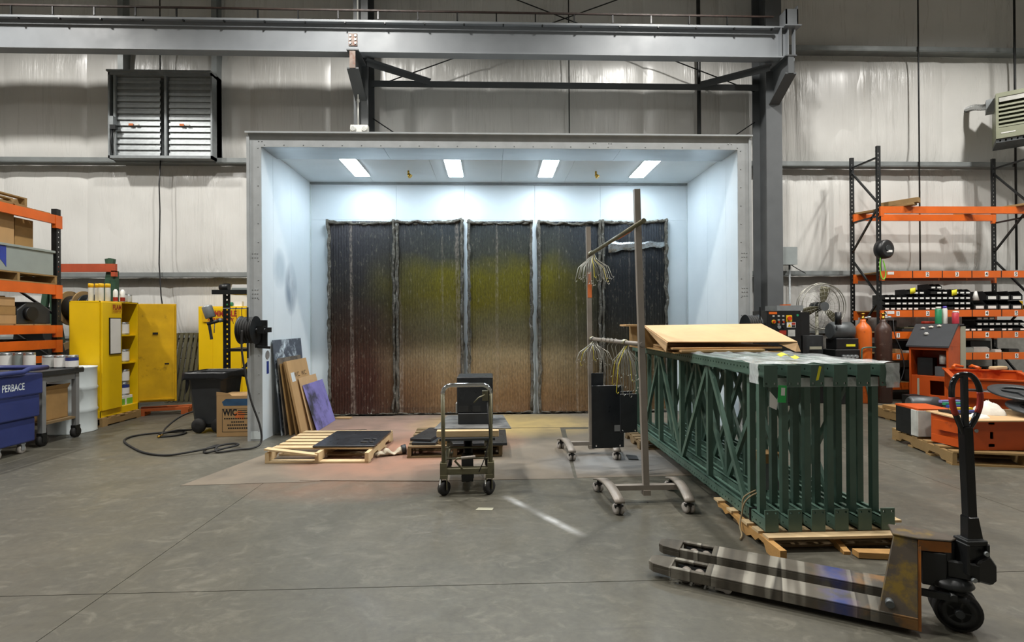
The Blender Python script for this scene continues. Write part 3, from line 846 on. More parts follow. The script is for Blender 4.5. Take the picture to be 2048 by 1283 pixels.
# ================================================================== pallets
def pallet(label, loc, rz, L, Wd, mat='wood_new', top=7, bot=5, skip=(), short=None, h=.125, cat='pallet', bskip=(), stringer_end=True):
    """stringers run along local y (length L); deck boards run along local x (width Wd)"""
    t = thing('wooden_pallet', label, 'pallet', loc, rz)
    bt = .018
    sm = G().box(-.02, .02, 0, L, bt, h - bt)
    if stringer_end:
        # notched stringer, as for fork entry
        pr = [(0, bt), (L * .16, bt), (L * .19, bt + .035), (L * .34, bt + .035), (L * .37, bt), (L * .63, bt), (L * .66, bt + .035), (L * .81, bt + .035), (L * .84, bt), (L, bt), (L, h - bt), (0, h - bt)]
        sm = G().prism(pr, -.02, .02, 'x')
    sme = sm.mesh('stringer', mat)
    for x in (-Wd / 2 + .02, 0, Wd / 2 - .02): inst('stringer', sme, t, (x, 0, 0))
    bw = min(.1, L / top * .78)
    dm = G().box(-Wd / 2, Wd / 2, -bw / 2, bw / 2, 0, bt).mesh('deck_board', mat)
    for i in range(top):
        if i in skip: continue
        y = bw / 2 + (L - bw) * i / (top - 1)
        o = inst('deck_board', dm, t, (random.uniform(-.006, .006), y, h - bt), (0, 0, random.uniform(-.008, .008)))
    for i in range(bot):
        if i in bskip: continue
        y = bw / 2 + (L - bw) * i / (bot - 1)
        inst('bottom_board', dm, t, (random.uniform(-.006, .006), y, 0), (0, 0, random.uniform(-.006, .006)))
    return t

# pallet A, new wood, near deck half broken away
pA = pallet('new pale wooden pallet with a broken front board, holding one black panel', (-1.83, 5.52, .006), math.radians(-3), 1.05, 1.08, 'wood_new', 7, 4, skip=(0,))
bw = G().box(-.28, .28, -.04, .04, 0, .018).obj('deck_board', 'wood_new', pA)
bw.location = (-.27, .02, .105); bw.rotation_euler = (0, .1, -.06)
def panel(label, loc, rz, sx_, sy_, th=.02, mat='dark_panel', group=None, name='black_sheet', cuts=()):
    o = G().perf(-sx_ / 2, sx_ / 2, -sy_ / 2, sy_ / 2, 0, th, list(cuts), 'z').obj(name, mat, bevel=.003)
    o.location = loc; o.rotation_euler = (0, 0, rz)
    return tag(o, label, 'panel', group)
pn = panel('glossy black steel panel with two cut-outs lying on the pale pallet', (-1.58, 6.05, .132), math.radians(-2), .66, .78, cuts=[(a_, b_, c_, d_) for c_, d_ in ((-.255, -.185), (-.135, -.065)) for a_, b_ in ((.13, .2), (.23, .27))])
# glove
t = thing('work_glove', 'crumpled dirty work glove on the floor between the two pallets', 'glove', (-1.1, 5.82, .012), .35)
def gl(u, v):
    a = 2 * PI * v
    x = -.11 + .22 * u
    ry = (.055 - .02 * abs(u - .4)) * (1 if u < .9 else .75); rz = .024 + .014 * math.sin(u * 9)
    if u < .02: ry, rz = .012, .008
    return (x + .006 * noise.noise(Vector((u * 7, v * 6, 1))), ry * math.cos(a) + .012 * noise.noise(Vector((u * 9, math.cos(a) * 2, math.sin(a) * 2))), rz + rz * math.sin(a) + .01 * noise.noise(Vector((u * 8, math.cos(a) * 3, math.sin(a) * 3 + 5))))
G().grid(gl, 18, 16).obj('palm', 'glove', t)
for i, (y, L) in enumerate(((-.04, .07), (-.015, .09), (.012, .085), (.036, .06))):
    G().tube([(-.09, y, .022), (-.12 - L * .4, y * 1.2, .03), (-.11 - L, y * 1.5, .012)], .013, 8).obj('finger', 'glove', t)
G().tube([(-.02, .05, .02), (-.05, .085, .022), (-.09, .1, .012)], .013, 8).obj('thumb', 'glove', t)
G().lathe([(.045, 0), (.052, .05)], (.09, 0, .045), 14, (1, 0, .1)).obj('cuff', 'dark_panel_dull', t)

# pallet B behind the lift cart
pB = pallet('dark weathered wooden pallet stacked with black panels behind the lift cart', (-.41, 5.68, .006), math.radians(2), 1.0, 1.02, 'wood_old', 7, 4)
panel('lower narrow black panel under the propped one on the dark pallet', (-.73, 6.02, .133), math.radians(-4), .26, .62, .03, 'dark_panel_dull')
b2 = panel('upper narrow black panel propped on a wood block on the dark pallet', (-.72, 6.05, .165), math.radians(-14), .24, .6, .03)
panel('wide black panel lying on the dark pallet under the lift deck', (-.16, 6.0, .133), 0, .62, .72, .03)
tag(G().box(-.05, .05, -.04, .04, 0, .05).obj('wood_block', 'wood_tan', bevel=.003), 'small wooden block beside the narrow black panels', 'block').location = (-.545, 5.78, .132)
tag(G().box(-.045, .045, -.05, .05, 0, .03).obj('tape_roll', 'blue_tape', bevel=.008), 'blue tape lump among the black panels on the dark pallet', 'tape').location = (-.525, 6.1, .132)
tag(G().prism([(-.12, -.03), (.1, -.05), (.13, .02), (.02, .06), (-.1, .05)], 0, .02).obj('torn_scrap', 'cardboard_light'), 'torn pale scrap on the booth floor before the maroon filter', 'scrap').location = (-2.28, 8.1, .008)

# ---------------------------------------------------------------- lift cart
t = thing('lift_cart', 'hydraulic scissor lift cart with chrome handle and wooden deck', 'cart', (-.22, 4.42, 0), math.radians(1.5))
Zt = .93
arc = lambda c, a0, a1, r: [(c[0] + r * math.cos(math.radians(a0 + (a1 - a0) * i / 7)), .0, c[1] + r * math.sin(math.radians(a0 + (a1 - a0) * i / 7))) for i in range(8)]
hd = [(-.2, .06, .18), (-.2, .03, .5)] + [(x, 0, z) for x, _, z in arc((-.13, Zt - .07), 180, 90, .07)] + [(x, 0, z) for x, _, z in arc((.13, Zt - .07), 90, 0, .07)] + [(.2, .03, .5), (.2, .06, .18)]
G().tube(hd[:3], .017, 10).obj('handle_post', 'khaki_metal', t)
G().tube(hd[-3:], .017, 10).obj('handle_post', 'khaki_metal', t)
G().tube(hd[2:-2], .0175, 10).obj('handle_bar', 'chrome', t)
lv = G().box(.13, .18, -.03, .03, Zt - .13, Zt - .05).obj('release_bracket', 'khaki_metal', t)
G().tube([(.15, -.03, Zt - .08), (.1, -.06, Zt - .1), (.06, -.07, Zt - .14)], .007, 6).obj('release_lever', 'khaki_metal', lv)
G().tube([(.17, -.02, Zt - .12), (.19, -.02, .5), (.15, -.01, .32), (.1, 0, .2)], .004, 6).obj('release_cable', 'black_plastic', t)
G().box(-.225, .225, .03, .09, .17, .225).obj('rear_crossbar', 'khaki_metal', t, bevel=.005)
for x in (-.2, .2):
    G().box(x - .02, x + .02, .05, .86, .175, .22).obj('side_rail', 'khaki_metal', t)
    G().box(x - .028, x + .028, .02, .1, .14, .27).obj('post_socket', 'khaki_metal', t)
    G().bar((x * .92, .12, .24), (x * .92, .74, .44), .02, .04).obj('scissor_arm', 'khaki_metal', t)
    G().bar((x * .8, .74, .24), (x * .8, .12, .44), .02, .04).obj('scissor_arm', 'khaki_metal', t)
G().cyl((-.18, .14, .28), (.18, .14, .28), .008, n=8).obj('tie_rod', 'khaki_metal', t)
G().cyl((-.2, .2, .36), (.2, .2, .36), .009, n=8).obj('tie_rod', 'khaki_metal', t)
G().box(-.24, .24, .1, .86, .44, .46).obj('platform', 'dark_steel', t)
p = G().cyl((0, .3, .12), (0, .45, .42), .04, n=14).cyl((0, .2, .1), (0, .32, .15), .055, n=14).box(-.05, .05, .1, .26, .09, .3).obj('hydraulic_pump', 'black_steel', t)
G().tube([(-.02, .12, .16), (-.05, .0, .24), (-.1, -.02, .3), (-.08, -.03, .325), (-.04, -.035, .33)], .009, 8).obj('pedal_arm', 'khaki_metal', p)
G().cyl((-.05, -.035, .328), (.07, -.04, .338), .012, n=10).obj('pedal_grip', 'taupe_tube', p)
for x in (-.195, .185):
    for y, sw in ((.04, 1), (.8, 0)):
        c = G().box(x - .03, x + .03, y - .03, y + .03, .14, .172).box(x - .028, x - .02, y - .03, y + .03, .05, .14).box(x + .02, x + .028, y - .03, y + .03, .05, .14).obj('caster_fork', 'khaki_metal', t)
        G().lathe([(.035, -.022), (.058, -.02), (.062, 0), (.058, .02), (.035, .022)], (x, y, .062), 20, (1, -.9 if sw else 0, 0)).obj('caster_wheel', 'rubber', c)
        if sw: G().prism([(-.05, .1), (.02, .13), (.03, .09), (-.02, .05), (-.04, .03)], x - .036, x - .029, 'x', Matrix.Translation((0, y, 0))).obj('brake_pedal', 'label_silver', c)
tag(G().box(-.27, .27, -.05, .05, 0, .055).obj('deck_timber', 'wood_new', bevel=.003), 'pale squared timber laid across the lift cart deck', 'timber').location = (-.22, 4.62, .461)
tag(G().box(-.27, .27, -.05, .05, 0, .055).obj('deck_timber', 'wood_tan', bevel=.003), 'rear timber under the sprayed sheet on the lift cart', 'timber').location = (-.22, 5.2, .461)
o = G().prism([(-.32, -.3), (.36, -.32), (.3, .36), (-.26, .36)], 0, .006).obj('sprayed_sheet', 'deck_sheet'); o.location = (-.2, 4.94, .518)
tag(o, 'paint-sprayed sheet on top of the lift cart timbers', 'board')
t = thing('steel_enclosure', 'tall black steel enclosure standing on the lift cart', 'enclosure', (-.165, 4.98, .525), .0)
G().box(-.165, .165, -.15, .19, .1, .43).obj('shell', 'dark_panel', t, bevel=.008)
G().box(-.155, .165, -.17, .14, 0, .1).obj('base_block', 'dark_panel_dull', t, bevel=.004)
G().box(-.15, -.06, -.153, -.15, .11, .165).obj('bracket', 'dark_panel_dull', t)
G().box(-.02, .05, -.153, -.15, .11, .165).obj('bracket', 'dark_panel_dull', t)
G().box(-.18, -.166, -.1, .0, .09, .18).obj('side_latch', 'label_silver', t)

# ---------------------------------------------------------------- rolling hanging rack
t = thing('hanging_rack', 'rolling paint hanging rack with two square posts and cross bars', 'rack', (1.15, 4.2, 0))
def post(p0, p1, w_): return G().bar(p0, p1, w_, w_, (0, 1, 0))
for (bx_, by_, tx, H_, mat, s_) in ((.08, 0, .02, 2.52, 'taupe_tube', 1.0), (-.07, 1.55, -.09, 2.5, 'taupe_tube', .9)):
    pt = post((bx_, by_, .1), (tx, by_, H_), .048).obj('post', 'taupe_tube', t)
    if by_ > 1: post((bx_ - .0105, by_ - .003, 1.72), (bx_ - .013, by_ - .003, 2.0), .046).obj('orange_stain', 'orange_patch', pt)
    hw = .29 * s_
    xo = bx_ - .02
    fr = G().box(xo - hw, xo + hw, by_ - .025, by_ + .025, .1, .14).box(bx_ - .03, bx_ + .03, by_ - .035, by_ + .035, .06, .1).obj('base_beam', 'taupe_tube', t)
    for sd in (-1, 1):
        x = xo + sd * hw
        def foot(u, v, x=x, by_=by_):
            y = (u - .5) * .6; z = .155 - .055 * (2 * u - 1) ** 2
            return (x + (v - .5) * .075 + sd * .05 * (u - .5), by_ + y, z)
        f = G().grid(foot, 12, 1).obj('foot', 'taupe_tube', t, solid=.018)
        for e in (-.27, .27):
            cx = x + sd * .05 * (e / .6)
            c = G().cyl((cx, by_ + e, .06), (cx, by_ + e, .11), .012, n=8).box(cx - .032, cx + .032, by_ + e - .02, by_ + e + .03, .055, .075).obj('caster', 'black_plastic', f)
            for wx in (-.02, .02):
                G().lathe([(.02, -.012), (.038, -.01), (.04, 0), (.038, .01), (.02, .012)], (cx + wx, by_ + e + .01, .04), 18, (1, .3, 0)).obj('wheel', 'wheel_gray', f)
bar1 = G().cyl((.02, -.2, 2.23), (-.085, 1.6, 2.19), .019, n=12).obj('cross_bar', 'khaki_metal', t)
G().cyl((.0087, .15, 2.2224), (-.012, .5, 2.2146), .0197, n=12, cap=False).obj('orange_stain', 'orange_patch', bar1)
G().cyl((.05, -.03, 1.27), (-.08, 1.6, 1.27), .019, n=12).obj('cross_bar', 'taupe_tube', t)
# paint hooks bundled on the bars
def hooks(label, bx_, by_, bz, n, spread, drop, seed):
    t = thing('hook_bundle', label, 'wire hooks', (bx_, by_, bz), group='wire paint hooks')
    rnd = random.Random(seed)
    for i in range(n):
        a = rnd.uniform(0, 2 * PI); s = rnd.uniform(.3, 1) * spread; d = drop * rnd.uniform(.5, 1.1)
        dx, dy = math.cos(a) * s, -abs(math.sin(a)) * s * .6
        yo = -.09 * rnd.random()
        q = [(-.0245, yo, -.012), (-.019, yo, .0155), (0, yo, .0245), (.019, yo, .0155), (.0245, yo, -.008), (dx * .25, yo + dy * .3, -.07), (dx * .8, yo + dy * .8, -.1 - d * .3), (dx, yo + dy, -.1 - d), (dx * 1.02 + .012, yo + dy, -.115 - d), (dx + .02, yo + dy, -.1 - d)]
        G().tube(q, .0026 if i % 6 else .0038, 5).obj('hook', 'wire_yellow' if i % 13 == 0 else 'wire', t)
hooks('fan of wire paint hooks on the top cross bar by the orange-stained post', 1.072, 5.69, 2.1925, 34, .24, .22, 3)
hooks('fan of wire paint hooks on the lower cross bar by the orange-stained post', 1.0795, 5.68, 1.27, 24, .25, .16, 4)
hooks('tangle of wire paint hooks hanging low beside the green frames', 1.1635, 4.63, 1.27, 30, .17, .33, 5)
# black plates hung from the lower cross bar by wires
def plate(label, x, y, z0, wd, ht, rz, mat='dark_panel'):
    t = thing('black_plate', label, 'plate', (x, y, z0), rz, 'black plates hanging on the rack')
    hl = [(-wd * .36 - .006, -wd * .36 + .006, .02, .032), (wd * .38 - .006, wd * .38 + .006, .014, .026)]
    G().perf(-wd / 2, wd / 2, 0, ht, -.005, .005, hl).obj('plate_sheet', mat, t, bevel=.002)
    bxx = 1.2 - .13 * (y - 4.17) / 1.63          # the bar above
    hx = max(-wd / 2 + .02, min(wd / 2 - .02, bxx - x))
    w_ = G().tube([(bxx - .024, y, 1.262), (bxx - .017, y, 1.287), (bxx, y, 1.2945), (bxx + .017, y, 1.287), (bxx + .024, y, 1.262), (bxx, y, 1.22), (x + hx, y, z0 + ht + .05), (x + hx, y, z0 + ht - .01)], .0028, 6)
    w_.obj('hanging_wire', 'wire', t, world=True)
    return t
pl = plate('large black plate with a small grey label hanging on the rack', 1.121, 5.1, .222, .325, .61, .1)
G().box(.065, .15, -.0075, -.005, .16, .22).obj('grey_label', 'gray_paint', pl)
plate('small black plate showing above the large hanging one', 1.05, 5.25, .74, .125, .2, .1)
plate('middle-sized black plate hanging beside the green frames', 1.265, 4.86, .42, .165, .36, .1)
plate('narrowest black plate of those hanging on the rack', 1.275, 4.98, .45, .12, .34, .1)
tag(G().prism([(-.05, -.08), (.05, -.1), (.07, .05), (-.03, .1)], 0, .008).obj('fallen_plate', 'dark_panel_dull'), 'small dark plate lying on the floor under the hanging plates', 'plate').location = (1.47, 5.55, .007)

# ---------------------------------------------------------------- green upright frames
def frame_parts(flip):
    L = 3.3
    post_me = G().box(-.042, .042, 0, L, 0, .012).box(-.042, -.034, 0, L, .012, .082).box(.034, .042, 0, L, .012, .082).box(-.042, -.02, 0, L, .074, .082).box(.02, .042, 0, L, .074, .082)
    return post_me
FH = 1.065
PH = [(.054 + i * .052, .066 + i * .052) for i in range(62)]
low_me = G().perf(0, 3.3, 0, .08, -.042, -.034, [(a, b, .024, .036) for a, b in PH], 'x').box(.034, .042, 0, 3.3, 0, .08).box(-.042, .042, 0, 3.3, 0, .007).box(-.042, -.018, 0, 3.3, .073, .08).box(.018, .042, 0, 3.3, .073, .08).mesh('post', 'frame_green')
up_me = G().perf(0, 3.3, FH - .08, FH - .007, -.042, -.034, [(a, b, FH - .036, FH - .024) for a, b in PH], 'x').box(.034, .042, 0, 3.3, FH - .08, FH - .007).perf(-.042, .042, 0, 3.3, FH - .007, FH, [(x - .006, x + .006, a, b) for a, b in PH for x in (-.018, .018)], 'z').box(-.042, -.018, 0, 3.3, FH - .08, FH - .073).box(.018, .042, 0, 3.3, FH - .08, FH - .073).mesh('post', 'frame_green')
fp_me = [G().perf(-.044, .044, 0, .14, -.01, 0, [(-.034, -.02, z - .007, z + .007), (.02, .034, z - .007, z + .007)]).mesh('foot_plate', 'frame_green') for z in (.12, .02)]
strut_me = G().box(-.021, .021, -.004, .0, .05, FH - .05).box(-.021, -.017, 0, .035, .05, FH - .05).box(.017, .021, 0, .035, .05, FH - .05).mesh('strut', 'frame_green')
dg_me = G().bar((0, 0, .07), (0, .62, FH - .07), .04, .028, (1, 0, 0)).mesh('diagonal', 'frame_green')
FLAB = ['outer green steel rack frame of the bundle, with a green tag', 'second green rack frame of the bundle, counted from the green tag', 'third green rack frame from the green tag, with a yellow sticker',
        'fourth green rack frame of the bundle, counted from the green tag', 'fifth green rack frame of the bundle, counted from the green tag', 'last green rack frame of the bundle, farthest from the green tag']
frames = []
for k in range(6):
    t = thing('rack_frame', FLAB[k], 'rack frame', (1.785 + .1535 * k, 3.32, .1), math.radians(-.6), group='green rack upright frames')
    frames.append(t)
    inst('post', low_me, t); u_ = inst('post', up_me, t)
    for z, zb in ((-.004, .0), (FH - .138, 0)):
        inst('foot_plate', fp_me[0 if z < .5 else 1], t, (0, 0, z))
    fl = k % 2
    ys_ = [.1, .28, .95, 1.6, 2.25, 2.9, 3.2]
    for i, y in enumerate(ys_): inst('strut', strut_me, t, (.02 if i == 1 else -.004, y, 0))
    for i in range(4):
        y = .32 + i * .65
        if (i + fl) % 2 == 0: inst('diagonal', dg_me, t, (-.01, y, 0))
        else: inst('diagonal', dg_me, t, (-.01, y + .62, 0), (0, 0, PI))
# tags and stickers
f0 = frames[0]
tg = G().box(.0, .055, -.0125, -.0115, .83, .94).obj('green_tag', 'green_tag', f0, label='green paper tag with a white label'); tg.rotation_euler = (0, .05, 0)
G().box(.02, .045, -.0135, -.0126, .875, .925).obj('white_label', 'white_paper', tg)
G().prism([(-.01, .8), (.035, .78), (.045, .84), (-.008, .9)], -.0105, -.0095, 'y').obj('white_tag', 'white_paper', f0)
G().prism([(-.012, .965), (.006, .97), (.026, 1.055), (.01, 1.06)], -.0115, -.0105, 'y', Matrix.Translation((0, 0, 0))).obj('yellow_sticker', 'yellow_paper', frames[2])
# stretch film over the near top end
t = thing('stretch_wrap', 'clear stretch wrap over the top of the green frames by their foot plates', 'plastic wrap', (2.17, 3.32, 1.163))
def wf(u, v):
    x = -.46 + .92 * u; y = -.014 + 1.2 * v
    lift = .012 + .022 * max(0, noise.noise(Vector((u * 9, v * 7, 2)))) + .03 * (v > .8) * max(0, noise.noise(Vector((u * 14, v * 9, 8))))
    return (x, y + .03 * noise.noise(Vector((u * 5, 0, 3))) * v, lift)
G().grid(wf, 36, 40).obj('top_film', 'plastic_wrap', t)
def wl(u, v):
    return (-.46 - .006 - .012 * abs(noise.noise(Vector((u * 5, v * 4, 6)))), -.014 + .12 * u, .014 - .13 * v)
G().grid(wl, 6, 6).obj('side_film', 'plastic_wrap', t)
def wr(u, v):
    return (.37 + .09 * u + .008 * noise.noise(Vector((u * 5, v * 5, 6))), -.018 - .008 * noise.noise(Vector((u * 7, v * 7, 1))), .014 - .16 * v)
G().grid(wr, 8, 8).obj('corner_film', 'plastic_wrap', t)
def wb(u, v): return (-.36 + .73 * u, .05 + .01 * noise.noise(Vector((u * 9, v, 4))), -.085 - .06 * v)
G().grid(wb, 20, 3).obj('lower_film', 'plastic_wrap', t)
def yp(u, v): return (-.13 + .13 * u + .02 * v, .2 + .09 * v, .035 + .015 * math.sin(u * 6) + .01 * v)
tag(G().grid(yp, 8, 4).obj('yellow_slip', 'yellow_paper', solid=.001), 'crumpled yellow paper slip on the stretch wrap', 'paper').location = (2.1, 3.32, 1.17)
# twine and steel strap at the near lower corner
t = thing('twine_tie', 'brown twine knotted round the lower corner of the green-tagged rack frame', 'twine', (1.74, 3.56, .1))
G().tube(spline([(.09, .0, .17), (.03, -.01, .15), (-.012, 0, .1), (-.03, .005, .02), (-.055, -.02, -.05), (-.07, -.08, -.085), (-.11, -.14, -.09)], 5), .006, 6).obj('cord', 'twine', t)
G().tube(spline([(.08, .02, .18), (.0, .03, .13), (-.012, .03, .06), (-.012, .03, .03)], 5), .006, 6).obj('cord', 'twine', t)
tag(G().box(-.047, -.0435, 0, .018, 0, .085).box(-.047, .047, 0, .018, .0815, .085).obj('steel_strap', 'black_steel'), 'black steel band round the lower post of the green-tagged rack frame', 'band').location = (1.785, 3.5, .1)
# carton standing inside the bundle
t = thing('small_carton', 'small brown and grey carton standing inside the green frames', 'box', (2.12, 3.95, .18))
G().box(-.09, .06, -.07, .07, 0, .26).obj('box_body', 'gray_paint', t)
G().box(-.092, .062, -.072, .072, .2, .27).obj('box_lid', 'cardboard_dark', t)
G().box(-.02, .03, -.0735, -.072, .215, .235).obj('yellow_label', 'yellow_paper', t)

# pallet under the frames, partly broken
t = thing('broken_pallet', 'broken pale wooden pallet under the foot plates of the green frames', 'pallet', (2.17, 3.2, 0))
ss = [(0, .02), (.1, 0), (.16, .0), (.19, .045), (.26, .05), (.3, .02), (.36, .03), (.42, 0), (.5, .01), (.56, .05), (.68, .06), (.74, .03), (.8, .05), (.86, .04), (.9, .078), (0, .078)]
G().prism(ss, -.02, .02, 'x', Matrix.Translation((-.44, -.12, 0))).obj('stringer', 'wood_broken', t)
G().prism([(0, .0), (.9, 0), (.9, .077), (.5, .077), (.2, .06), (0, .02)], -.02, .02, 'x', Matrix.Translation((.02, -.02, 0)) @ Matrix.Rotation(-.12, 4, 'Z')).obj('stringer', 'wood_broken', t)
G().prism([(0, .0), (.9, 0), (.9, .077), (0, .077)], -.02, .02, 'x', Matrix.Translation((.44, .02, 0))).obj('stringer', 'wood_broken', t)
for y, w_, x0, x1, z in ((.03, .075, -.45, .5, .078), (.14, .085, -.46, .5, .078), (.27, .08, -.47, .6, .078), (.5, .08, -.47, .5, .078), (.72, .08, -.47, .5, .078)):
    G().box(x0, x1, y, y + w_, z, z + .016).obj('deck_board', 'wood_new', t)
G().prism([(.05, -.08), (.3, -.12), (.42, -.14), (.44, -.11), (.28, -.04), (.05, -.02)], .005, .04, 'z').obj('splinter', 'wood_broken', t)
for y in (.1, .5): G().box(-.42, .46, y, y + .08, .002, .016).obj('bottom_board', 'wood_old', t)
pallet('dark old pallet under the booth end of the green frames', (2.15, 5.9, .003), 0, .65, .98, 'wood_old', 5, 3, h=.096)

# cardboard on top of the frames
cz = .1 + FH
def card(label, poly, z, th=.008, mat='cardboard_light', rot=(0, 0, 0)):
    cx = sum(p[0] for p in poly) / len(poly); cy = sum(p[1] for p in poly) / len(poly)
    o = G().prism([(x - cx, y - cy) for x, y in poly], 0, th).obj('cardboard_sheet', mat)
    o.location = (cx, cy, z); o.rotation_euler = rot
    return tag(o, label, 'cardboard', 'cardboard laid over the green frames')
card('lowest dark cardboard sheet on the green frames', [(1.62, 4.62), (2.6, 4.62), (2.66, 5.6), (1.66, 5.6)], cz + .001, .012, 'cardboard_dark')
card('folded cardboard sheet second from the bottom on the green frames', [(1.66, 4.56), (2.42, 4.58), (2.5, 5.5), (1.7, 5.5)], cz + .015, .02, 'cardboard')
card('cardboard sheet just under the large top one on the green frames', [(1.6, 4.62), (2.62, 4.66), (2.74, 5.5), (1.7, 5.5)], cz + .038, .014, 'cardboard')
# top sheet: tilted up away from the aisle, its left margin creased and folded down
P4 = [Vector((1.58, 4.68, 1.262)), Vector((2.76, 4.66, 1.255)), Vector((2.93, 5.62, 1.415)), Vector((1.64, 5.62, 1.405))]
t = thing('cardboard_sheet', 'large pale cardboard sheet tilted on top of the green frames', 'cardboard', (2.2, 5.1, 1.22), group='cardboard laid over the green frames')
n_ = (P4[1] - P4[0]).cross(P4[3] - P4[0]).normalized() * .009
G().add(P4 + [p + n_ for p in P4], [(3, 2, 1, 0), (4, 5, 6, 7), (0, 1, 5, 4), (1, 2, 6, 5), (2, 3, 7, 6), (3, 0, 4, 7)]).obj('top_face', 'cardboard_light', t, world=True)
Fl = [P4[3], P4[0], Vector((1.575, 4.7, 1.172)), Vector((1.6, 4.78, 1.175))]
G().add(Fl + [p + Vector((-.008, 0, 0)) for p in Fl], [(0, 1, 2, 3), (7, 6, 5, 4), (0, 4, 5, 1), (1, 5, 6, 2), (2, 6, 7, 3), (3, 7, 4, 0)]).obj('folded_flap', 'cardboard_light', t, world=True)
Fr = [P4[1], Vector((2.6, 4.68, 1.245)), Vector((2.72, 4.62, 1.175)), Vector((2.78, 4.64, 1.175))]
G().add(Fr + [p + Vector((0, .008, 0)) for p in Fr], [(0, 1, 2, 3), (7, 6, 5, 4), (0, 4, 5, 1), (1, 5, 6, 2), (2, 6, 7, 3), (3, 7, 4, 0)]).obj('folded_flap', 'cardboard_light', t, world=True)
t = thing('open_tray_box', 'shallow brown tray propping up one edge of the tilted cardboard', 'box', (1.8, 5.815, cz + .001))
G().box(-.22, .9, -.2, .2, 0, .008).box(-.22, -.208, -.2, .2, .008, .236).box(.888, .9, -.2, .2, .008, .236).box(-.208, .888, -.2, -.188, .008, .236).box(-.208, .888, .188, .2, .008, .236).obj('tray', 'cardboard_dark', t)
for i in range(2):
    card(['lower thin cardboard strip beyond the tilted sheet', 'upper thin cardboard strip beyond the tilted sheet'][i], [(1.42 + .03 * i, 5.65), (1.62, 5.65), (1.63, 5.98), (1.46, 5.98)], cz + .2375 + .0105 * i, .01, 'cardboard')

# ---------------------------------------------------------------- pallet jack
ang = math.radians(-30)
t = thing('pallet_jack', 'worn orange hand pallet jack with paint-splashed forks', 'pallet jack', (.93, 3.06, 0), ang)
# local x runs from fork tips to the wheel, local y across; near fork at negative y
NC = .08           # centre line
for yc in (-.052, .212):
    hw = .076
    L = 1.235
    slot0, slot1 = .13, .31
    g = G()
    tip = [(0, yc - hw * .45), (.03, yc - hw * .78), (slot0, yc - hw), (slot0, yc + hw), (.03, yc + hw * .78), (0, yc + hw * .45)]
    g.prism(tip, .062, .084)
    g.box(slot0, slot1, yc - hw, yc - hw + .028, .074, .086).box(slot0, slot1, yc + hw - .028, yc + hw, .074, .086)
    g.box(slot1, L, yc - hw, yc + hw, .078, .088)
    g.prism([(.002, yc - hw * .45), (.03, yc - hw * .78), (slot0, yc - hw), (slot0, yc - hw + .006), (.03, yc - hw * .78 + .006), (.002, yc - hw * .45 + .006)], .035, .062)
    for yy in (yc - hw, yc + hw - .006): g.box(slot0, L, yy, yy + .006, .03, .0785)
    f = g.obj('fork', 'fork_paint', t, bevel=.003)
    for rx in (.2, .27):
        G().lathe([(.012, -.04), (.03, -.038), (.031, 0), (.03, .038), (.012, .04)], (rx, yc, .032), 18, (0, 1, 0)).obj('load_roller', 'taupe_tube', f)
    G().box(.15, .32, yc - .05, yc - .044, .02, .06).box(.15, .32, yc + .044, yc + .05, .02, .06).obj('roller_yoke', 'dark_steel', f)
    G().box(.36, .40, yc - .06, yc + .06, .01, .06).cyl((.42, yc - .06, .028), (.42, yc + .06, .028), .026, n=12).obj('entry_roller', 'wheel_gray', f)
# heel: two legs slanting up from the forks to a narrow top plate
for s in (-1, 1):
    yb, yt = NC + s * .205, NC + s * .065
    A = [Vector((1.085 if s < 0 else 1.19, yb, .086)), Vector((1.235, yb, .086)), Vector((1.26, yt, .405)), Vector((1.165 if s < 0 else 1.2, yt, .405))]
    off = Vector((0, -s * .018, -.006))
    G().add(A + [p + off for p in A], [(0, 1, 2, 3), (7, 6, 5, 4), (0, 4, 5, 1), (1, 5, 6, 2), (2, 6, 7, 3), (3, 7, 4, 0)]).obj('heel_leg', 'jack_body', t, bevel=.003)
    # turned-back edge of the leg
    B = [Vector((1.235, yb, .03)), Vector((1.235, yb - s * .1, .03)), Vector((1.26, yt - s * .02, .405)), Vector((1.26, yt, .405))]
    o2 = Vector((.012, 0, 0))
    G().add(B + [p + o2 for p in B], [(0, 1, 2, 3), (7, 6, 5, 4), (0, 4, 5, 1), (1, 5, 6, 2), (2, 6, 7, 3), (3, 7, 4, 0)]).obj('heel_edge', 'jack_orange', t)
G().cyl((1.13, NC - .207, .125), (1.13, NC - .17, .13), .018, n=12).obj('pivot_cap', 'galv_dark', t)
tp_ = [(1.16, NC - .068), (1.26, NC - .078), (1.39, NC - .045), (1.42, NC), (1.39, NC + .045), (1.26, NC + .078), (1.16, NC + .068)]
G().prism(tp_, .404, .414).obj('top_plate', 'jack_body', t, bevel=.003)
G().prism([(1.26, NC - .078), (1.39, NC - .045), (1.39, NC - .035), (1.26, NC - .068)], .355, .404).prism([(1.26, NC + .068), (1.39, NC + .035), (1.39, NC + .045), (1.26, NC + .078)], .355, .404).obj('top_gusset', 'jack_orange', t)
pm = G().cyl((1.37, NC, .2), (1.37, NC, .4), .042, n=20).box(1.275, 1.37, NC - .06, NC + .06, .19, .35).obj('pump_body', 'black_steel', t, bevel=.004)
G().lathe([(.085, 0), (.095, .012), (.085, .03), (.05, .05)], (1.39, NC, .19), 24).obj('turntable', 'black_steel', pm)
G().box(1.37, 1.5, NC - .045, NC + .045, .235, .32).obj('pump_arm', 'black_steel', pm, bevel=.008)
G().box(1.18, 1.4, NC - .1, NC - .08, .15, .18).box(1.18, 1.4, NC + .08, NC + .1, .15, .18).cyl((1.385, NC - .11, .17), (1.385, NC + .11, .17), .014, n=12).obj('link_arms', 'black_steel', t)
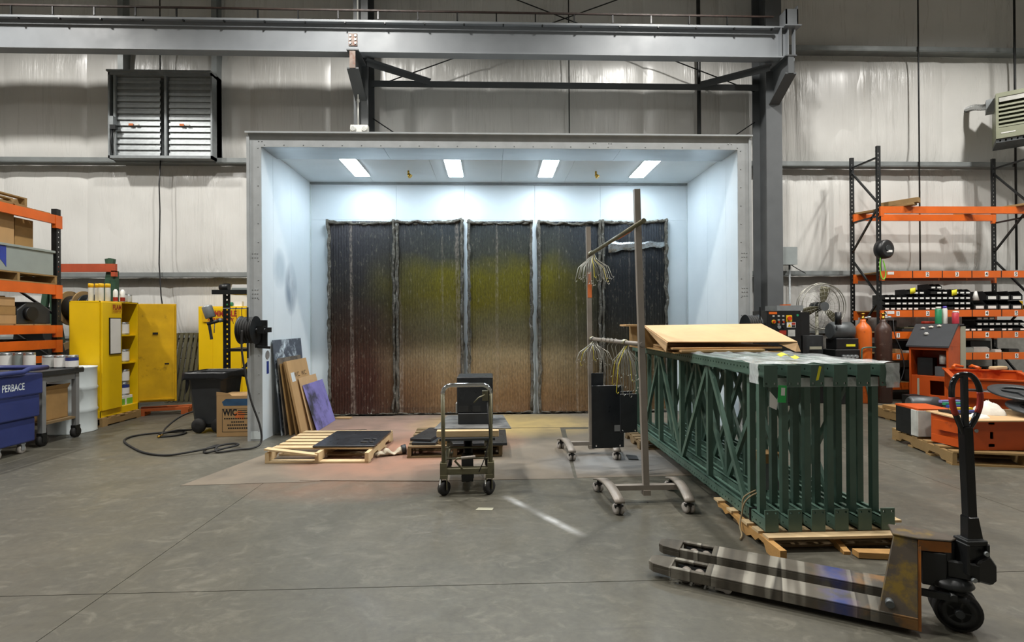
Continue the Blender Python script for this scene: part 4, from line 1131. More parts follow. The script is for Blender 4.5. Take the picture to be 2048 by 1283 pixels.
for y in (NC - .045, NC + .045):
    w_ = G().lathe([(.05, -.026), (.088, -.026), (.093, -.018), (.093, .018), (.088, .026), (.05, .026), (.045, .012), (.02, .012), (.02, .03)], (1.41, y, .093), 28, (0, -1, 0)).obj('steer_wheel', 'rubber', t)
    G().lathe([(.084, .0), (.05, .004), (.046, .0)], (1.41, y - .0255, .093), 24, (0, -1, 0)).obj('wheel_rim', 'black_steel', w_)
    G().cyl((1.41, y - .05, .093), (1.41, y - .02, .093), .018, n=12).obj('hub', 'dark_steel', w_)
    for a in range(5):
        G().bar((1.41 + .02 * math.cos(a * 1.257), y - .022, .093 + .02 * math.sin(a * 1.257)), (1.41 + .052 * math.cos(a * 1.257), y - .022, .093 + .052 * math.sin(a * 1.257)), .008, .01, (0, 1, 0)).obj('spoke', 'black_steel', w_)
# tow handle, upright, turned a little toward the aisle
hm = Matrix.Translation((1.47, NC, 0)) @ Matrix.Rotation(-ang, 4, 'Z')
hb = G(hm).box(-.04, .04, -.03, .03, .33, .43).box(-.055, -.04, -.045, .045, .27, .41).box(.04, .055, -.045, .045, .27, .41).box(-.05, .05, -.04, .04, .40, .425).obj('handle_knuckle', 'black_steel', t, bevel=.004)
G(hm).prism([(-.01, .24), (.06, .22), (.085, .24), (.085, .31), (.05, .36), (-.01, .33)], -.05, -.01, 'y').obj('pump_rocker', 'black_plastic', hb, bevel=.008)
for zz, xx in ((.37, .03), (.25, -.03)): G(hm).cyl((xx, -.044, zz), (xx, -.056, zz), .011, n=10).obj('pin', 'galv', hb)
G(hm).prism([(-.03, .42), (.045, .42), (.022, .53), (-.03, .53)], -.025, .025, 'y').bar((.0, 0, .45), (-.02, 0, .95), .044, .044, (0, 1, 0)).obj('handle_shaft', 'black_gloss', t, bevel=.005)
lp = [(-.022, 0, .9), (-.055, 0, .98), (-.078, 0, 1.04), (-.085, 0, 1.1), (-.08, 0, 1.15), (-.058, 0, 1.185), (-.02, 0, 1.195), (.015, 0, 1.185), (.042, 0, 1.15), (.054, 0, 1.1), (.05, 0, 1.04), (.02, 0, .97), (-.018, 0, .92)]
lq = spline(lp, 5)
def part_of(a, b): return lq[int(a * (len(lq) - 1)):int(b * (len(lq) - 1)) + 1]
G(hm).tube(lq, .0125, 10).obj('grip_loop', 'black_gloss', t)
G(hm).tube(part_of(.13, .24), .013, 10).obj('red_grip_band', 'red_print', t)
G(hm).tube(part_of(.74, .87), .013, 10).obj('red_grip_band', 'red_print', t)
G(hm).bar((-.021, 0, .94), (-.024, 0, 1.19), .024, .018, (0, 1, 0)).obj('control_lever', 'black_plastic', t)

# loose scraps on the floor
tag(G().prism([(-.07, -.02), (.06, -.03), (.07, .02), (-.05, .03)], 0, .002).obj('paper_scrap', 'putty'), 'small pale paper scrap on the floor before the lift cart', 'paper').location = (-.07, 4.1, .001)
tag(G().prism([(0, 0), (.04, .006), (.05, 0), (.02, -.012)], 0, .003).obj('wood_splinter', 'wood_new'), 'tiny wood splinter on the concrete near the fork tips', 'splinter').location = (.98, 2.3, .001)
# ================================================================== left side of the hall
# ---------------------------------------------------------------- paint cans
_can = {}
def can_mesh(r, h, kind):
    key = (r, h, kind)
    if key in _can: return _can[key]
    body = G().lathe([(r * .97, 0), (r, .004), (r, h - .006), (r * .97, h)], n=20).mesh('can_body', 'foil')
    lab = G().lathe([(r * 1.006, h * .12), (r * 1.006, h * .86)], n=20)
    lab.f = lab.f[:20]; lab.sm = lab.sm[:20]
    labm = lab.mesh('paper_label', {'w': 'white_paper', 'b': 'white_paper', 'g': 'gray_box', 'o': 'orange_patch', 'd': 'label_silver'}[kind])
    lid = G().lathe([(r * .98, h), (r * .98, h + .005), (r * .85, h + .005), (r * .84, h - .002)], n=20).mesh('lid', 'galv')
    band = G().lathe([(r * 1.01, h * .6), (r * 1.01, h * .86)], n=20); band.f = band.f[:20]; band.sm = band.sm[:20]
    bandm = band.mesh('label_band', 'blue_print')
    _can[key] = (body, labm, lid, bandm)
    return _can[key]
def can(label, loc, r=.085, h=.19, kind='w', group=None, rz=0):
    t = thing('paint_can', label, 'paint can', loc, rz, group)
    b, l, d, bd = can_mesh(r, h, kind)
    c = inst('can_body', b, t); inst('paper_label', l, c)
    if kind == 'b': inst('label_band', bd, c)
    inst('lid', d, t)
    return t

# ---------------------------------------------------------------- pallet rack along the left
t = thing('pallet_rack', 'tall orange-beamed rack behind the blue bin, holding boxes and a grey crate', 'rack', (-6.7, 7.0, 0))
RX, RY = 0.0, 1.35   # face plane and far upright in local coords
for x in (-.02, -1.02):
    hs_ = [(RY - .01, RY + .01, .142 + i * .076, .158 + i * .076) for i in range(40)]
    G().perf(RY - .04, RY + .04, 0, 3.24, x + .034, x + .04, hs_, 'x').perf(RY - .04, RY + .04, 0, 3.24, x - .04, x - .034, [], 'x').box(x - .034, x + .034, RY - .04, RY - .034, 0, 3.24).obj('upright', 'black_steel', t)
for z0, z1 in ((.2, .9), (.9, 1.6), (1.6, 2.3), (2.3, 3.0)):
    G().bar((-.02, RY, z0), (-1.02, RY, z1), .03, .03).obj('brace', 'black_steel', t)
for x, sg in ((0.02, 1), (-1.04, -1)):
    for z, hh in ((3.0, .135), (1.92, .15), (1.33, .125), (1.1, .13), (.9, .1)):
        if sg < 0 and z < 1.2: continue
        b = G().box(x - .025, x + .025, -1.3, RY - .04, z, z + hh).obj('beam', 'orange_paint', t)
        G().box(x - .028, x + .032, RY - .09, RY + .03, z - .06, z + hh).obj('beam_end', 'orange_paint', b)
for z in (3.135, 1.455):
    for k in range(8): G().box(-1.04, .02, -1.25 + .31 * k, -1.25 + .31 * k + .28, z, z + .018).obj('deck_plank', 'wood_tan', t)
rk = t
pallet('small wooden pallet on the top level above the grey crate', (-6.68, 7.3, 3.155), PI / 2, .9, 1.0, 'wood_tan', 5, 3, stringer_end=False)
p2 = pallet('wooden pallet under the grey crate on the orange rack', (-6.66, 7.64, 2.071), PI / 2, 1.0, 1.3, 'wood_tan', 6, 4, h=.138, stringer_end=False)
t = thing('grey_crate', 'long grey crate with blue tape on the orange rack', 'crate', (-7.15, 7.3, 2.21))
G().box(-.45, .47, -.3, .95, 0, .36).obj('crate_body', 'gray_box', t, bevel=.004)
G().box(-.47, .49, -.32, .97, .34, .375).obj('crate_lid', 'gray_box', t, bevel=.004)
G().prism([(.05, .376), (.17, .376), (.17, .05), (.13, .1), (.07, .16)], .471, .474, 'x').obj('blue_tape', 'blue_tape', t)
G().box(-.25, -.1, -.304, -.3, .161, .25).obj('blue_tape', 'blue_tape', t)
G().box(-.4, .47, -.303, -.3, .05, .16).obj('blue_tape', 'blue_tape', t)
def carton(label, loc, sx_, sy_, sz_, mat='cardboard', rz=0, group=None, tape=True, name='cardboard_box'):
    t = thing(name, label, 'box', loc, rz, group)
    G().box(-sx_ / 2, sx_ / 2, -sy_ / 2, sy_ / 2, 0, sz_).obj('box_body', mat, t, bevel=.003)
    for s in (-1, 1):
        G().box(-sx_ / 2, sx_ / 2, min(s * .001, s * sy_ / 2), max(s * .001, s * sy_ / 2), sz_, sz_ + .003).obj('flap', mat, t)
    if tape: G().box(-.025, .025, -sy_ / 2, sy_ / 2, sz_ + .003, sz_ + .0036).obj('tape', 'tape', t)
    return t
carton('brown box beside the rack upright on the grey crate', (-7.05, 7.95, 2.587), .4, .3, .42, 'cardboard_dark')
carton('brown box in the middle of the three on the grey crate', (-7.0, 7.55, 2.587), .42, .34, .46, 'cardboard')
carton('largest of the three brown boxes on the grey crate', (-6.98, 7.18, 2.587), .4, .3, .5, 'cardboard')
for i in range(3): carton(['bottom flat box of the stack on the rack shelf', 'middle flat box of the stack on the rack shelf', 'top flat box of the stack on the rack shelf'][i], (-6.92, 7.42, 1.475 + .125 * i), .4, .5 - .02 * i, .12, 'cardboard' if i != 1 else 'cardboard_dark')
t = thing('motor_housing', 'dark grey motor housing on the rack shelf beside the flat boxes', 'machine part', (-6.95, 8.0, 1.475))
G().prism([(-.28, 0), (.28, 0), (.28, .2), (.1, .32), (-.12, .32), (-.28, .2)], -.2, .2, 'x').obj('casing', 'dark_steel', t, bevel=.01)
G().cyl((.2, -.1, .15), (.26, -.1, .15), .1, n=18).obj('end_cover', 'black_steel', t)
carton('pale carton far back on the rack shelf', (-7.5, 7.9, 1.475), .4, .5, .42, 'cardboard_light')
for i in range(5):
    o = G().lathe([(.06, -.2), (.16, -.19), (.16, .19), (.06, .2)], n=16, axis=(1, 0, 0)).obj('steel_roller', 'dark_steel')
    o.location = (-7.1, 6.4 + i * .38, 1.24 if i < 0 else 1.62 - .0)
    o.location.z = .93 + .165
    tag(o, 'dark steel roller lying between the lower beams of the rack behind the blue bin', 'roller', 'rollers in the lower rack')
    o.location.x = -7.0

# ---------------------------------------------------------------- green reel rack behind, with spools
t = thing('reel_rack', 'green A-frame reel rack with a rusty orange top beam', 'rack', (-7.2, 9.5, 0))
for x in (-.55, .48):
    for s in (-1, 1):
        G().bar((x + s * .28, s * .1, 0), (x - s * .03, 0, 2.62), .09, .07, (0, 1, 0)).obj('leg', 'rack_green', t)
    G().bar((x - .16, 0, 1.3), (x + .16, 0, 1.3), .05, .05, (0, 1, 0)).obj('cross_brace', 'rack_green', t)
    G().box(x + .03, x + .12, -.05, .04, 0, 2.4).obj('post', 'rack_green', t)
G().box(-.65, .62, -.09, -.03, 2.38, 2.52).box(.55, .62, -.09, -.02, 2.3, 2.4).obj('top_beam', 'rust_orange', t)
G().cyl((-.6, 0, 1.75), (.6, 0, 1.75), .025, n=10).obj('axle', 'dark_steel', t)
def spool(label, loc, r, w_, mat='wood_tan', wm='black_plastic'):
    t = thing('cable_spool', label, 'spool', loc)
    for s in (-1, 1):
        x = s * w_ / 2
        G().cyl((x - .012, 0, 0), (x + .012, 0, 0), r, n=26).obj('flange', mat, t)
    G().cyl((-w_ / 2, 0, 0), (w_ / 2, 0, 0), r * .72, n=22).obj('winding', wm, t)
    return t
spool('wooden cable spool on the green reel rack', (-7.29, 9.5, 1.75), .3, .24)
spool('dark cable spool on the green reel rack beside the wooden one', (-7.05, 9.5, 1.75), .24, .14, 'dark_steel')
spool('large dark spool low on the green reel rack', (-7.25, 9.5, .75), .42, .3, 'wood_old')
t = thing('machine_block', 'dark machine standing beside the green reel rack', 'machine', (-7.35, 8.82, 0))
G().box(-.4, .35, -.25, .2, 0, .95).obj('machine_body', 'dark_steel', t, bevel=.01)
G().prism([(-.3, .95), (.3, .95), (.2, 1.35), (-.25, 1.35)], -.2, .15, 'y').obj('machine_head', 'black_steel', t, bevel=.01)
spool('tan cardboard reel lying between rack and yellow cabinet', (-6.45, 8.9, .85), .18, .3, 'cardboard_dark', 'cardboard_dark')
tag(G().box(-.2, .2, -.2, .2, 0, .666).obj('reel_stand', 'dark_steel', bevel=.01), 'dark stand carrying the tan reel beside the cabinet', 'stand').location = (-6.45, 8.9, 0)

# ---------------------------------------------------------------- open yellow cabinet
CX, CY0, CY1, CD, CZ0, CZ1 = -5.6, 7.7, 8.52, .42, .125, 1.8
pallet('pale wooden pallet under the open yellow cabinet', (CX - .2, CY0 - .02, 0), 0, .82, .5, 'wood_tan', 5, 3, stringer_end=False, h=.124)
t = thing('flammables_cabinet', 'open yellow flammables cabinet with a whiteboard on its closed door', 'cabinet', (CX, CY0, 0))
Wc = CY1 - CY0
G().box(-CD, 0, 0, .02, CZ0, CZ1).box(-CD, 0, Wc - .02, Wc, CZ0, CZ1).box(-CD, -CD + .02, 0, Wc, CZ0, CZ1).box(-CD, 0, 0, Wc, CZ1 - .02, CZ1).box(-CD, 0, 0, Wc, CZ0, CZ0 + .1).obj('cabinet_body', 'yellow_paint', t, bevel=.003)
for z in (.86, 1.28): G().box(-CD + .02, -.03, .02, Wc - .02, z, z + .018).obj('shelf', 'yellow_paint', t)
d = G().box(0, .03, .015, Wc / 2, CZ0 + .1, CZ1 - .015).obj('closed_door', 'yellow_paint', t, bevel=.004)
wbd = G().box(.03, .042, .14, .38, 1.02, 1.56).obj('whiteboard', 'black_plastic', d)
G().box(.042, .044, .155, .365, 1.035, 1.545).obj('writing_surface', 'white_paper', wbd)
sg_ = G().box(.03, .0315, .2, Wc / 2, 1.62, 1.76).obj('warning_label', 'yellow_dirty', d)
text('lettering', 'FLAM', .1, 'red_print', sg_, (.0322, .31, 1.71), (PI / 2, 0, PI / 2), .75, bold=.004)
text('lettering', 'KEEP FI', .05, 'red_print', sg_, (.0322, .31, 1.65), (PI / 2, 0, PI / 2))
# open door, hinged at the far end and swung out
dm_ = Matrix.Translation((0, Wc, 0)) @ Matrix.Rotation(math.radians(-72), 4, 'Z')
g = G(dm_).box(-.015, .015, 0, .52, CZ0 + .1, CZ1 - .015)
# door leaf runs along local y of dm_; swing so that it projects into the aisle
od = g.obj('open_door', 'yellow_dirty', t, bevel=.003)
G(dm_).box(.015, .04, .02, .5, CZ0 + .13, CZ0 + .15).box(.015, .03, .47, .5, CZ0 + .13, CZ1 - .04).obj('door_fold', 'yellow_dirty', od)
G(dm_).box(.015, .03, .2, .27, 1.3, 1.33).obj('latch', 'black_steel', od)
G(dm_).box(.015, .022, .36, .42, .82, .84).obj('latch', 'black_steel', od)
cab = t
# cans inside
lev = [(.37, 'blue-banded can standing on cartons in the open yellow cabinet'), (.57, 'can stacked just below the lower shelf of the open yellow cabinet'), (.8785, 'paint can on the lower shelf of the open yellow cabinet'), (1.2985, 'paint can on the upper shelf of the open yellow cabinet')]
for li, (z, lab) in enumerate(lev):
    for i in range(2):
        can('white-labelled ' + lab, (CX - .12, CY0 + .49 + .17 * i, z), .075, .19, 'b' if li == 0 else 'w', 'cans in the yellow cabinet')
for i in range(2):
    t = thing('parts_carton', 'white and green carton on the floor of the open yellow cabinet', 'carton', (CX - .12, CY0 + .49 + .17 * i, CZ0 + .1005), group='cartons in the yellow cabinet')
    G().box(-.08, .08, -.08, .08, 0, .14).obj('box_body', 'white_paper', t, bevel=.002); G().box(.0802, .082, -.05, .08, 0.01, .1).obj('green_panel', 'green_cord', t)
# things on top of the cabinet
for i in range(4):
    t = thing('spray_can', 'aerosol can with an orange cap on the yellow cabinet', 'spray can', (CX - .34 + .074 * i, CY0 + .3 + .03 * (i % 2), CZ1), group='orange-capped aerosol cans')
    G().lathe([(.033, 0), (.034, .005), (.034, .2), (.028, .22)], n=16).obj('can_body', 'label_silver', t)
    G().lathe([(.035, .21), (.035, .262), (.03, .268)], n=16).obj('cap', 'yellow_button', t)
for i, (dx, dy) in enumerate(((-.07, .42), (-.02, .5))):
    t = thing('spray_can', 'white and red aerosol can on the yellow cabinet', 'spray can', (CX + dx, CY0 + dy, CZ1), group='red aerosol cans')
    G().lathe([(.03, 0), (.031, .005), (.031, .16), (.02, .178), (.012, .19)], n=16).obj('can_body', 'white_plastic', t)
    b_ = G().lathe([(.0316, .01), (.0316, .07)], n=16); b_.f = b_.f[:16]; b_.sm = b_.sm[:16]; b_.obj('red_label', 'red_print', t)
can('small metal can next to the red aerosols on the yellow cabinet', (CX - .09, CY0 + .62, CZ1), .05, .13, 'd')
can('small metal can by the open door on the yellow cabinet top', (CX - .1, CY0 + .74, CZ1), .05, .12, 'd')
# orange skid below the door
t = thing('orange_skid', 'orange-painted wooden skid below the open cabinet door', 'skid', (CX + .29, CY1 + .15, 0), math.radians(18))
G().box(-.36, .36, -.02, .08, .07, .11).obj('skid_board', 'orange_wood', t)
G().box(-.36, .36, .2, .3, .07, .11).obj('skid_board', 'orange_wood', t)
for x in (-.3, .3): G().box(x - .05, x + .05, -.02, .3, 0, .07).obj('skid_block', 'orange_wood', t)

# ---------------------------------------------------------------- drum
t = thing('steel_drum', 'white steel drum standing in front of the yellow cabinet', 'drum', (-5.74, 7.4, 0))
r = .265
prof = [(r, 0), (r + .006, .008), (r, .02)]
for z in (.3, .6): prof += [(r, z - .025), (r + .012, z), (r, z + .025)]
prof += [(r, .86), (r + .008, .875), (r + .006, .885), (r - .01, .885), (r - .012, .87)]
G().lathe(prof, n=40).obj('drum_body', 'white_enamel', t)
G().cyl((.1, 0, .87), (.1, 0, .885), .03, n=12).obj('bung', 'galv', t)

# ---------------------------------------------------------------- rolling steel table
TX, TY0, TY1, TZ = -5.4, 6.5, 7.05, .9
t = thing('rolling_table', 'grey steel rolling work table with a wooden lower shelf', 'table', (TX - .55, (TY0 + TY1) / 2, 0))
hx, hy = .55, (TY1 - TY0) / 2
G().box(-hx - .03, hx + .03, -hy - .04, hy + .06, TZ - .03, TZ).box(hx + .01, hx + .03, -hy - .04, hy + .06, TZ - .06, TZ - .03).obj('table_top', 'dark_steel', t, bevel=.003)
G().box(-hx, hx, -hy + .02, hy - .02, .25, .28).obj('lower_shelf', 'wood_old', t)
G().box(hx - .04, hx, -hy, hy, TZ - .14, TZ - .06).box(-hx, hx, hy - .04, hy, TZ - .14, TZ - .06).obj('apron', 'gray_paint', t)
for x in (-hx + .02, hx - .02):
    for y in (-hy + .02, hy - .02):
        lg = G().box(x - .028, x + .028, y - .028, y + .028, .16, TZ - .03).obj('leg', 'gray_paint', t)
        c = G().box(x - .03, x + .03, y - .04, y + .04, .12, .16).box(x - .035, x - .028, y - .03, y + .03, .05, .13).box(x + .028, x + .035, y - .03, y + .03, .05, .13).obj('caster', 'black_steel', t)
        G().lathe([(.03, -.025), (.066, -.024), (.07, 0), (.066, .024), (.03, .025)], (x, y, .07), 22, (1, 0, 0)).obj('caster_wheel', 'rubber', c)
t = thing('parts_box', 'open brown cardboard box on the lower shelf of the rolling table', 'box', (-5.66, 6.76, .281), .02)
G().box(-.2, .2, -.2, .2, 0, .01).box(-.2, -.19, -.2, .2, 0, .4).box(.19, .2, -.2, .2, 0, .4).box(-.2, .2, -.2, -.19, 0, .4).box(-.2, .2, .19, .2, 0, .42).obj('box_body', 'cardboard_dark', t)
G().prism([(-.2, 0), (.2, 0), (.2, .06), (-.2, .05)], 0, .006, 'x', Matrix.Translation((.2, 0, .38)) @ Matrix.Rotation(.5, 4, 'Y')).obj('flap', 'cardboard_dark', t)
tag(G().box(-.16, .16, -.12, .12, 0, .42).obj('dark_bag', 'black_plastic', bevel=.06, seg=3), 'black plastic bag standing in the open box under the table', 'bag').location = (-5.66, 6.76, .292)
for i, (y, k, r_c, h_c) in enumerate(((-6.26, 'w', .1, .2), (-6.088, 'g', .062, .2), (-5.955, 'w', .062, .2))):
    can(['large paint-splashed can on the rolling table', 'bare ribbed metal can on the rolling table', 'white can with a black scribble on the rolling table'][i], (y, 6.98, TZ), r_c, h_c, k)
for i, (y, k) in enumerate(((6.93, 'd'), (7.02, 'w'), (7.1, 'b'))):
    can(['used paint can in the trio beside the drum on the rolling table', 'white paint can in the trio beside the drum on the rolling table', 'can with a blue top band on the rolling table'][i], ([-5.72, -5.572, -5.43][i], 6.99, TZ), .068, .16, k)

# ---------------------------------------------------------------- blue bin
t = thing('blue_bin', 'blue plastic bin truck with white stencilled letters on casters', 'bin', (-5.62, 5.75, 0))
def tier(z0, z1, ix, iy):
    a_, b_ = .36 - ix, .6 - iy
    return G().perf(-a_, a_, -b_, b_, z0, z1, [(-a_ + .03, a_ - .03, -b_ + .03, b_ - .03)], 'z')
tier(.12, .4, .05, .05).box(-.28, .28, -.52, .52, .12, .14).obj('lower_tier', 'blue_plastic', t, bevel=.015, seg=2)
tier(.4, .66, .02, .02).obj('middle_tier', 'blue_plastic', t, bevel=.015, seg=2)
tier(.66, .9, 0, 0).obj('upper_tier', 'blue_plastic', t, bevel=.015, seg=2)
g = G()
rim = [(.385, -.62, .93), (.385, .3, .93), (.385, .38, .96), (.385, .62, .96), (-.385, .62, .96), (-.385, -.62, .93)]
g.tube(rim, .028, 8, True).obj('rim', 'blue_plastic', t)
text('lettering', 'PERBACE', .11, 'white_enamel', t, (.3615, .215, .765), (PI / 2, 0, PI / 2), .62, bold=.001)
for x in (-.26, .26):
    for y in (-.45, .12, .42):
        c = G().box(x - .03, x + .03, y - .03, y + .03, .1, .12).box(x - .03, x - .022, y - .02, y + .02, .04, .1).box(x + .022, x + .03, y - .02, y + .02, .04, .1).obj('caster', 'galv', t)
        G().lathe([(.02, -.02), (.046, -.018), (.046, .018), (.02, .02)], (x, y, .046), 18, (1, 0, 0)).obj('caster_wheel', 'wheel_gray', c)

# ---------------------------------------------------------------- second yellow cabinet against the wall
t = thing('safety_cabinet', 'closed yellow flammables cabinet against the wall behind the wheeled bin', 'cabinet', (-4.68, 10.0, 0))
G().box(-.8, .8, 0, .26, .1, 1.79).obj('cabinet_body', 'yellow_paint', t, bevel=.004)
for s in (-1, 1):
    d = G().box(min(s * .005, s * .53), max(s * .005, s * .78), -.02, 0, .16, 1.76).obj('door', 'yellow_paint', t, bevel=.004)
    if s < 0:
        l_ = G().box(-.72, -.04, -.0215, -.02, 1.5, 1.72).obj('warning_label', 'yellow_dirty', d)
        text('lettering', 'FLAMMABLE', .15, 'red_print', l_, (-.38, -.0222, 1.645), (PI / 2, 0, 0), .72, bold=.006)
        text('lettering', 'KEEP FIRE AWAY', .075, 'red_print', l_, (-.38, -.0222, 1.54), (PI / 2, 0, 0), .85, bold=.003)
    else:
        l_ = G().box(.06, .74, -.0215, -.02, 1.5, 1.72).obj('warning_label', 'yellow_dirty', d)
        text('lettering', 'FLAMMABLE', .15, 'red_print', l_, (.4, -.0222, 1.645), (PI / 2, 0, 0), .72, bold=.006)
for x in (-.7, .7): G().box(x - .05, x + .05, .02, .25, 0, .1).obj('foot_block', 'wood_old', t)
t = thing('tape_jar', 'small teal and white tape rolls on the closed yellow cabinet', 'tape', (-4.85, 10.1, 1.79))
G().cyl((-.18, 0, .04), (-.05, 0, .04), .04, n=16).obj('teal_roll', 'green_plastic', t); G().box(0, .14, -.04, .04, 0, .09).obj('white_roll', 'white_paper', t)
# steel strips leaning at the wall
for i in range(6):
    x = -6.08 + .085 * i
    o = G().box(-.03, .03, -.012, .012, 0, 1.3).obj('leaning_strip', 'olive_metal', bevel=.002)
    o.location = (x, 10.02 + .01 * i, .004); o.rotation_euler = (-.12, .09, 0)
    tag(o, 'olive steel strip leaning on the block wall between the yellow cabinets', 'steel strip', 'strips leaning on the wall')
tag(G().box(-.28, .28, -.06, .0, 0, .05).obj('strip_tie', 'olive_metal'), 'flat olive bar across the heads of the leaning steel strips', 'steel bar').location = (-5.75, 10.36, 1.246)

# ---------------------------------------------------------------- spray gun station: slotted upright with shelves
t = thing('gun_rack', 'black slotted post shelving beside the booth, holding spray guns', 'shelving', (-3.9, 7.86, 0))
u_ = G().perf(-.045, .045, 0, 2.05, -.02, -.015, [(.004, .026, .288 + i * .072, .312 + i * .072) for i in range(24)]).box(-.045, -.04, -.015, .02, 0, 2.05).box(.04, .045, -.015, .02, 0, 2.05).obj('upright', 'black_steel', t)
G().box(.62, .70, -.02, .02, 0, 2.05).obj('upright', 'black_steel', t)
sh = G().box(-.03, .68, -.2, .35, 1.9, 1.93).box(-.1, .68, -.22, -.2, 1.88, 1.945).obj('shelf', 'black_steel', t)
G().box(.02, .68, -.15, .35, 1.06, 1.1).obj('shelf', 'black_steel', t)
G().bar((.03, -.03, .55), (.5, -.12, 1.05), .04, .03).obj('brace', 'dark_steel', t)
G().cyl((.0, -.1, 1.68), (.66, -.1, 1.68), .01, n=8).obj('hanger_rail', 'galv', t)
G().bar((0, -.015, 1.5), (-.09, -.17, 1.5), .02, .03).obj('gun_hook', 'black_steel', t)
def gun(label, loc, rz, tilt):
    t = thing('spray_gun', label, 'spray gun', loc, rz, rot=(0, tilt, rz))
    G().lathe([(.055, .16), (.06, .17), (.06, .3), (.055, .315), (.02, .32)], n=18).obj('paint_cup', 'galv', t)
    G().cyl((-.06, 0, .1), (.08, 0, .1), .022, n=12).cyl((0, 0, .1), (0, 0, .17), .018, n=10).obj('gun_body', 'dark_steel', t)
    G().cyl((.08, 0, .1), (.12, 0, .1), .03, .016, n=12).obj('nozzle', 'galv', t)
    G().bar((-.04, 0, .09), (-.07, 0, -.1), .025, .03).obj('grip', 'dark_steel', t)
    G().tube([(.02, 0, .08), (.0, 0, .03), (-.02, 0, -.03)], .006, 6).obj('trigger', 'galv', t)
    return t
g_ = gun('spray gun with a grey cup hanging in front of the slotted post', (-3.98, 7.69, 1.37), .3, -.3); g_.scale = (1.15, 1.15, 1.15)
gun('spray gun hanging under the top shelf by the booth jamb', (-3.4, 7.76, 1.355), 2.6, 0.0)
t = thing('white_carton', 'flat white carton on the top shelf of the spray gun shelving', 'carton', (-3.54, 7.8, 1.931))
G().box(-.2, .25, -.12, .16, 0, .09).obj('box_body', 'white_paper', t, bevel=.003); G().box(-.2, .25, -.123, -.12, .0, .045).obj('grey_side', 'gray_box', t)
carton('small brown box on the white carton by the booth jamb', (-3.4, 7.82, 2.022), .2, .2, .12, 'cardboard_dark')
o = G().cyl((-.06, 0, 0), (.06, 0, 0), .05, n=18).cyl((-.075, 0, 0), (-.06, 0, 0), .03, n=12).obj('air_regulator', 'black_steel'); o.location = (-3.86, 7.73, 1.982)
tag(o, 'black air regulator on the front corner of the top shelf', 'regulator')
for i, (x, h) in enumerate(((-3.55, .12), (-3.46, .09))):
    can('small tin on the lower shelf of the spray gun shelving', (x, 7.8, 1.1), .035, h, 'd', 'small tins by the spray guns')
tag(G().tube(spline([(-3.36, 7.74, 1.3), (-3.43, 7.68, 1.22), (-3.45, 7.66, 1.13), (-3.38, 7.68, 1.11), (-3.28, 7.75, 1.108)], 5), .008, 6).obj('blue_hose', 'blue_plastic'), 'thin blue air hose looping beside the spray guns', 'hose')
for i in range(4):
    tag(G().tube(spline([(-3.8 + .085 * i, 7.775, 1.675), (-3.8 + .085 * i, 7.76, 1.694), (-3.8 + .085 * i, 7.742, 1.675), (-3.79 + .085 * i, 7.73, 1.58), (-3.76 + .085 * i, 7.73, 1.52 - .05 * i), (-3.74 + .085 * i, 7.73, 1.46 - .08 * i)], 4), .004, 5).obj('wire_hook', 'dark_steel'), 'bent wire hook hanging on the spray gun shelving', 'hook', 'hooks on the spray gun shelving')

# ---------------------------------------------------------------- wheeled bin and carton by the jamb
t = thing('wheeled_bin', 'dark grey wheeled refuse bin with a black liner', 'bin', (-3.83, 7.42, 0))
def ring(z, a, b, c=.05): return [(-a + c, -b, z), (a - c, -b, z), (a, -b + c, z), (a, b - c, z), (a - c, b, z), (-a + c, b, z), (-a, b - c, z), (-a, -b + c, z)]
g = G()
R_ = [ring(.06, .17, .19), ring(.12, .2, .22), ring(.72, .25, .27), ring(.72, .28, .3), ring(.8, .285, .305), ring(.8, .25, .27), ring(.5, .23, .25)]
for a, b in zip(R_[:-1], R_[1:]): g.add(a + b, [(i, (i + 1) % 8, 8 + (i + 1) % 8, 8 + i) for i in range(8)])
g.add(R_[0], [tuple(range(8))]); g.add(R_[-1], [tuple(range(8))])
g.obj('bin_body', 'bin_gray' if 'bin_gray' in MAT else 'dark_steel', t, bevel=.012, seg=2)
def ln(u, v):
    a = 2 * PI * u
    x = max(-.29, min(.29, .4 * math.cos(a))); y = max(-.31, min(.31, .42 * math.sin(a)))
    z = .815 - .09 * v * (1 + .9 * noise.noise(Vector((math.cos(a) * 2, math.sin(a) * 2, 1))))
    return (x * (1 + .04 * v), y * (1 + .03 * v), z)
G().grid(ln, 40, 4).obj('liner', 'black_plastic', t, solid=.002)
G().prism([(-.3, .74), (-.24, .74), (-.27, .58), (-.3, .52)], -.2, -.19, 'y').obj('liner_tail', 'black_plastic', t)
for x in (-.1, .16): G().lathe([(.03, -.03), (.09, -.028), (.1, 0), (.09, .028), (.03, .03)], (x, -.25, .1), 24, (.2, 1, 0)).obj('wheel', 'rubber', t)
G().cyl((-.2, -.2, .1), (.2, -.2, .1), .012, n=8).obj('axle', 'dark_steel', t)
t = thing('printed_carton', 'brown printed carton with blue paint band beside the booth jamb', 'box', (-3.33, 7.12, 0), .02)
G().box(-.24, .24, -.2, .2, 0, .53).obj('box_body', 'cardboard', t, bevel=.004)
for k, (a, b) in enumerate(((-.24, .24),)):
    G().prism([(-.24, .53), (-.05, .53), (-.08, .56), (-.24, .58)], -.2, -.194, 'y').obj('flap', 'cardboard', t)
    G().prism([(.0, .53), (.24, .53), (.24, .58), (.03, .57)], .194, .2, 'y').obj('flap', 'cardboard', t)
G().prism([(-.15, .4), (.2, .4), (.22, .44), (.19, .49), (-.12, .49), (-.17, .45)], -.2012, -.2002, 'y').obj('blue_band', 'carton_blue' if 'carton_blue' in MAT else 'blue_print', t)
bo = G()
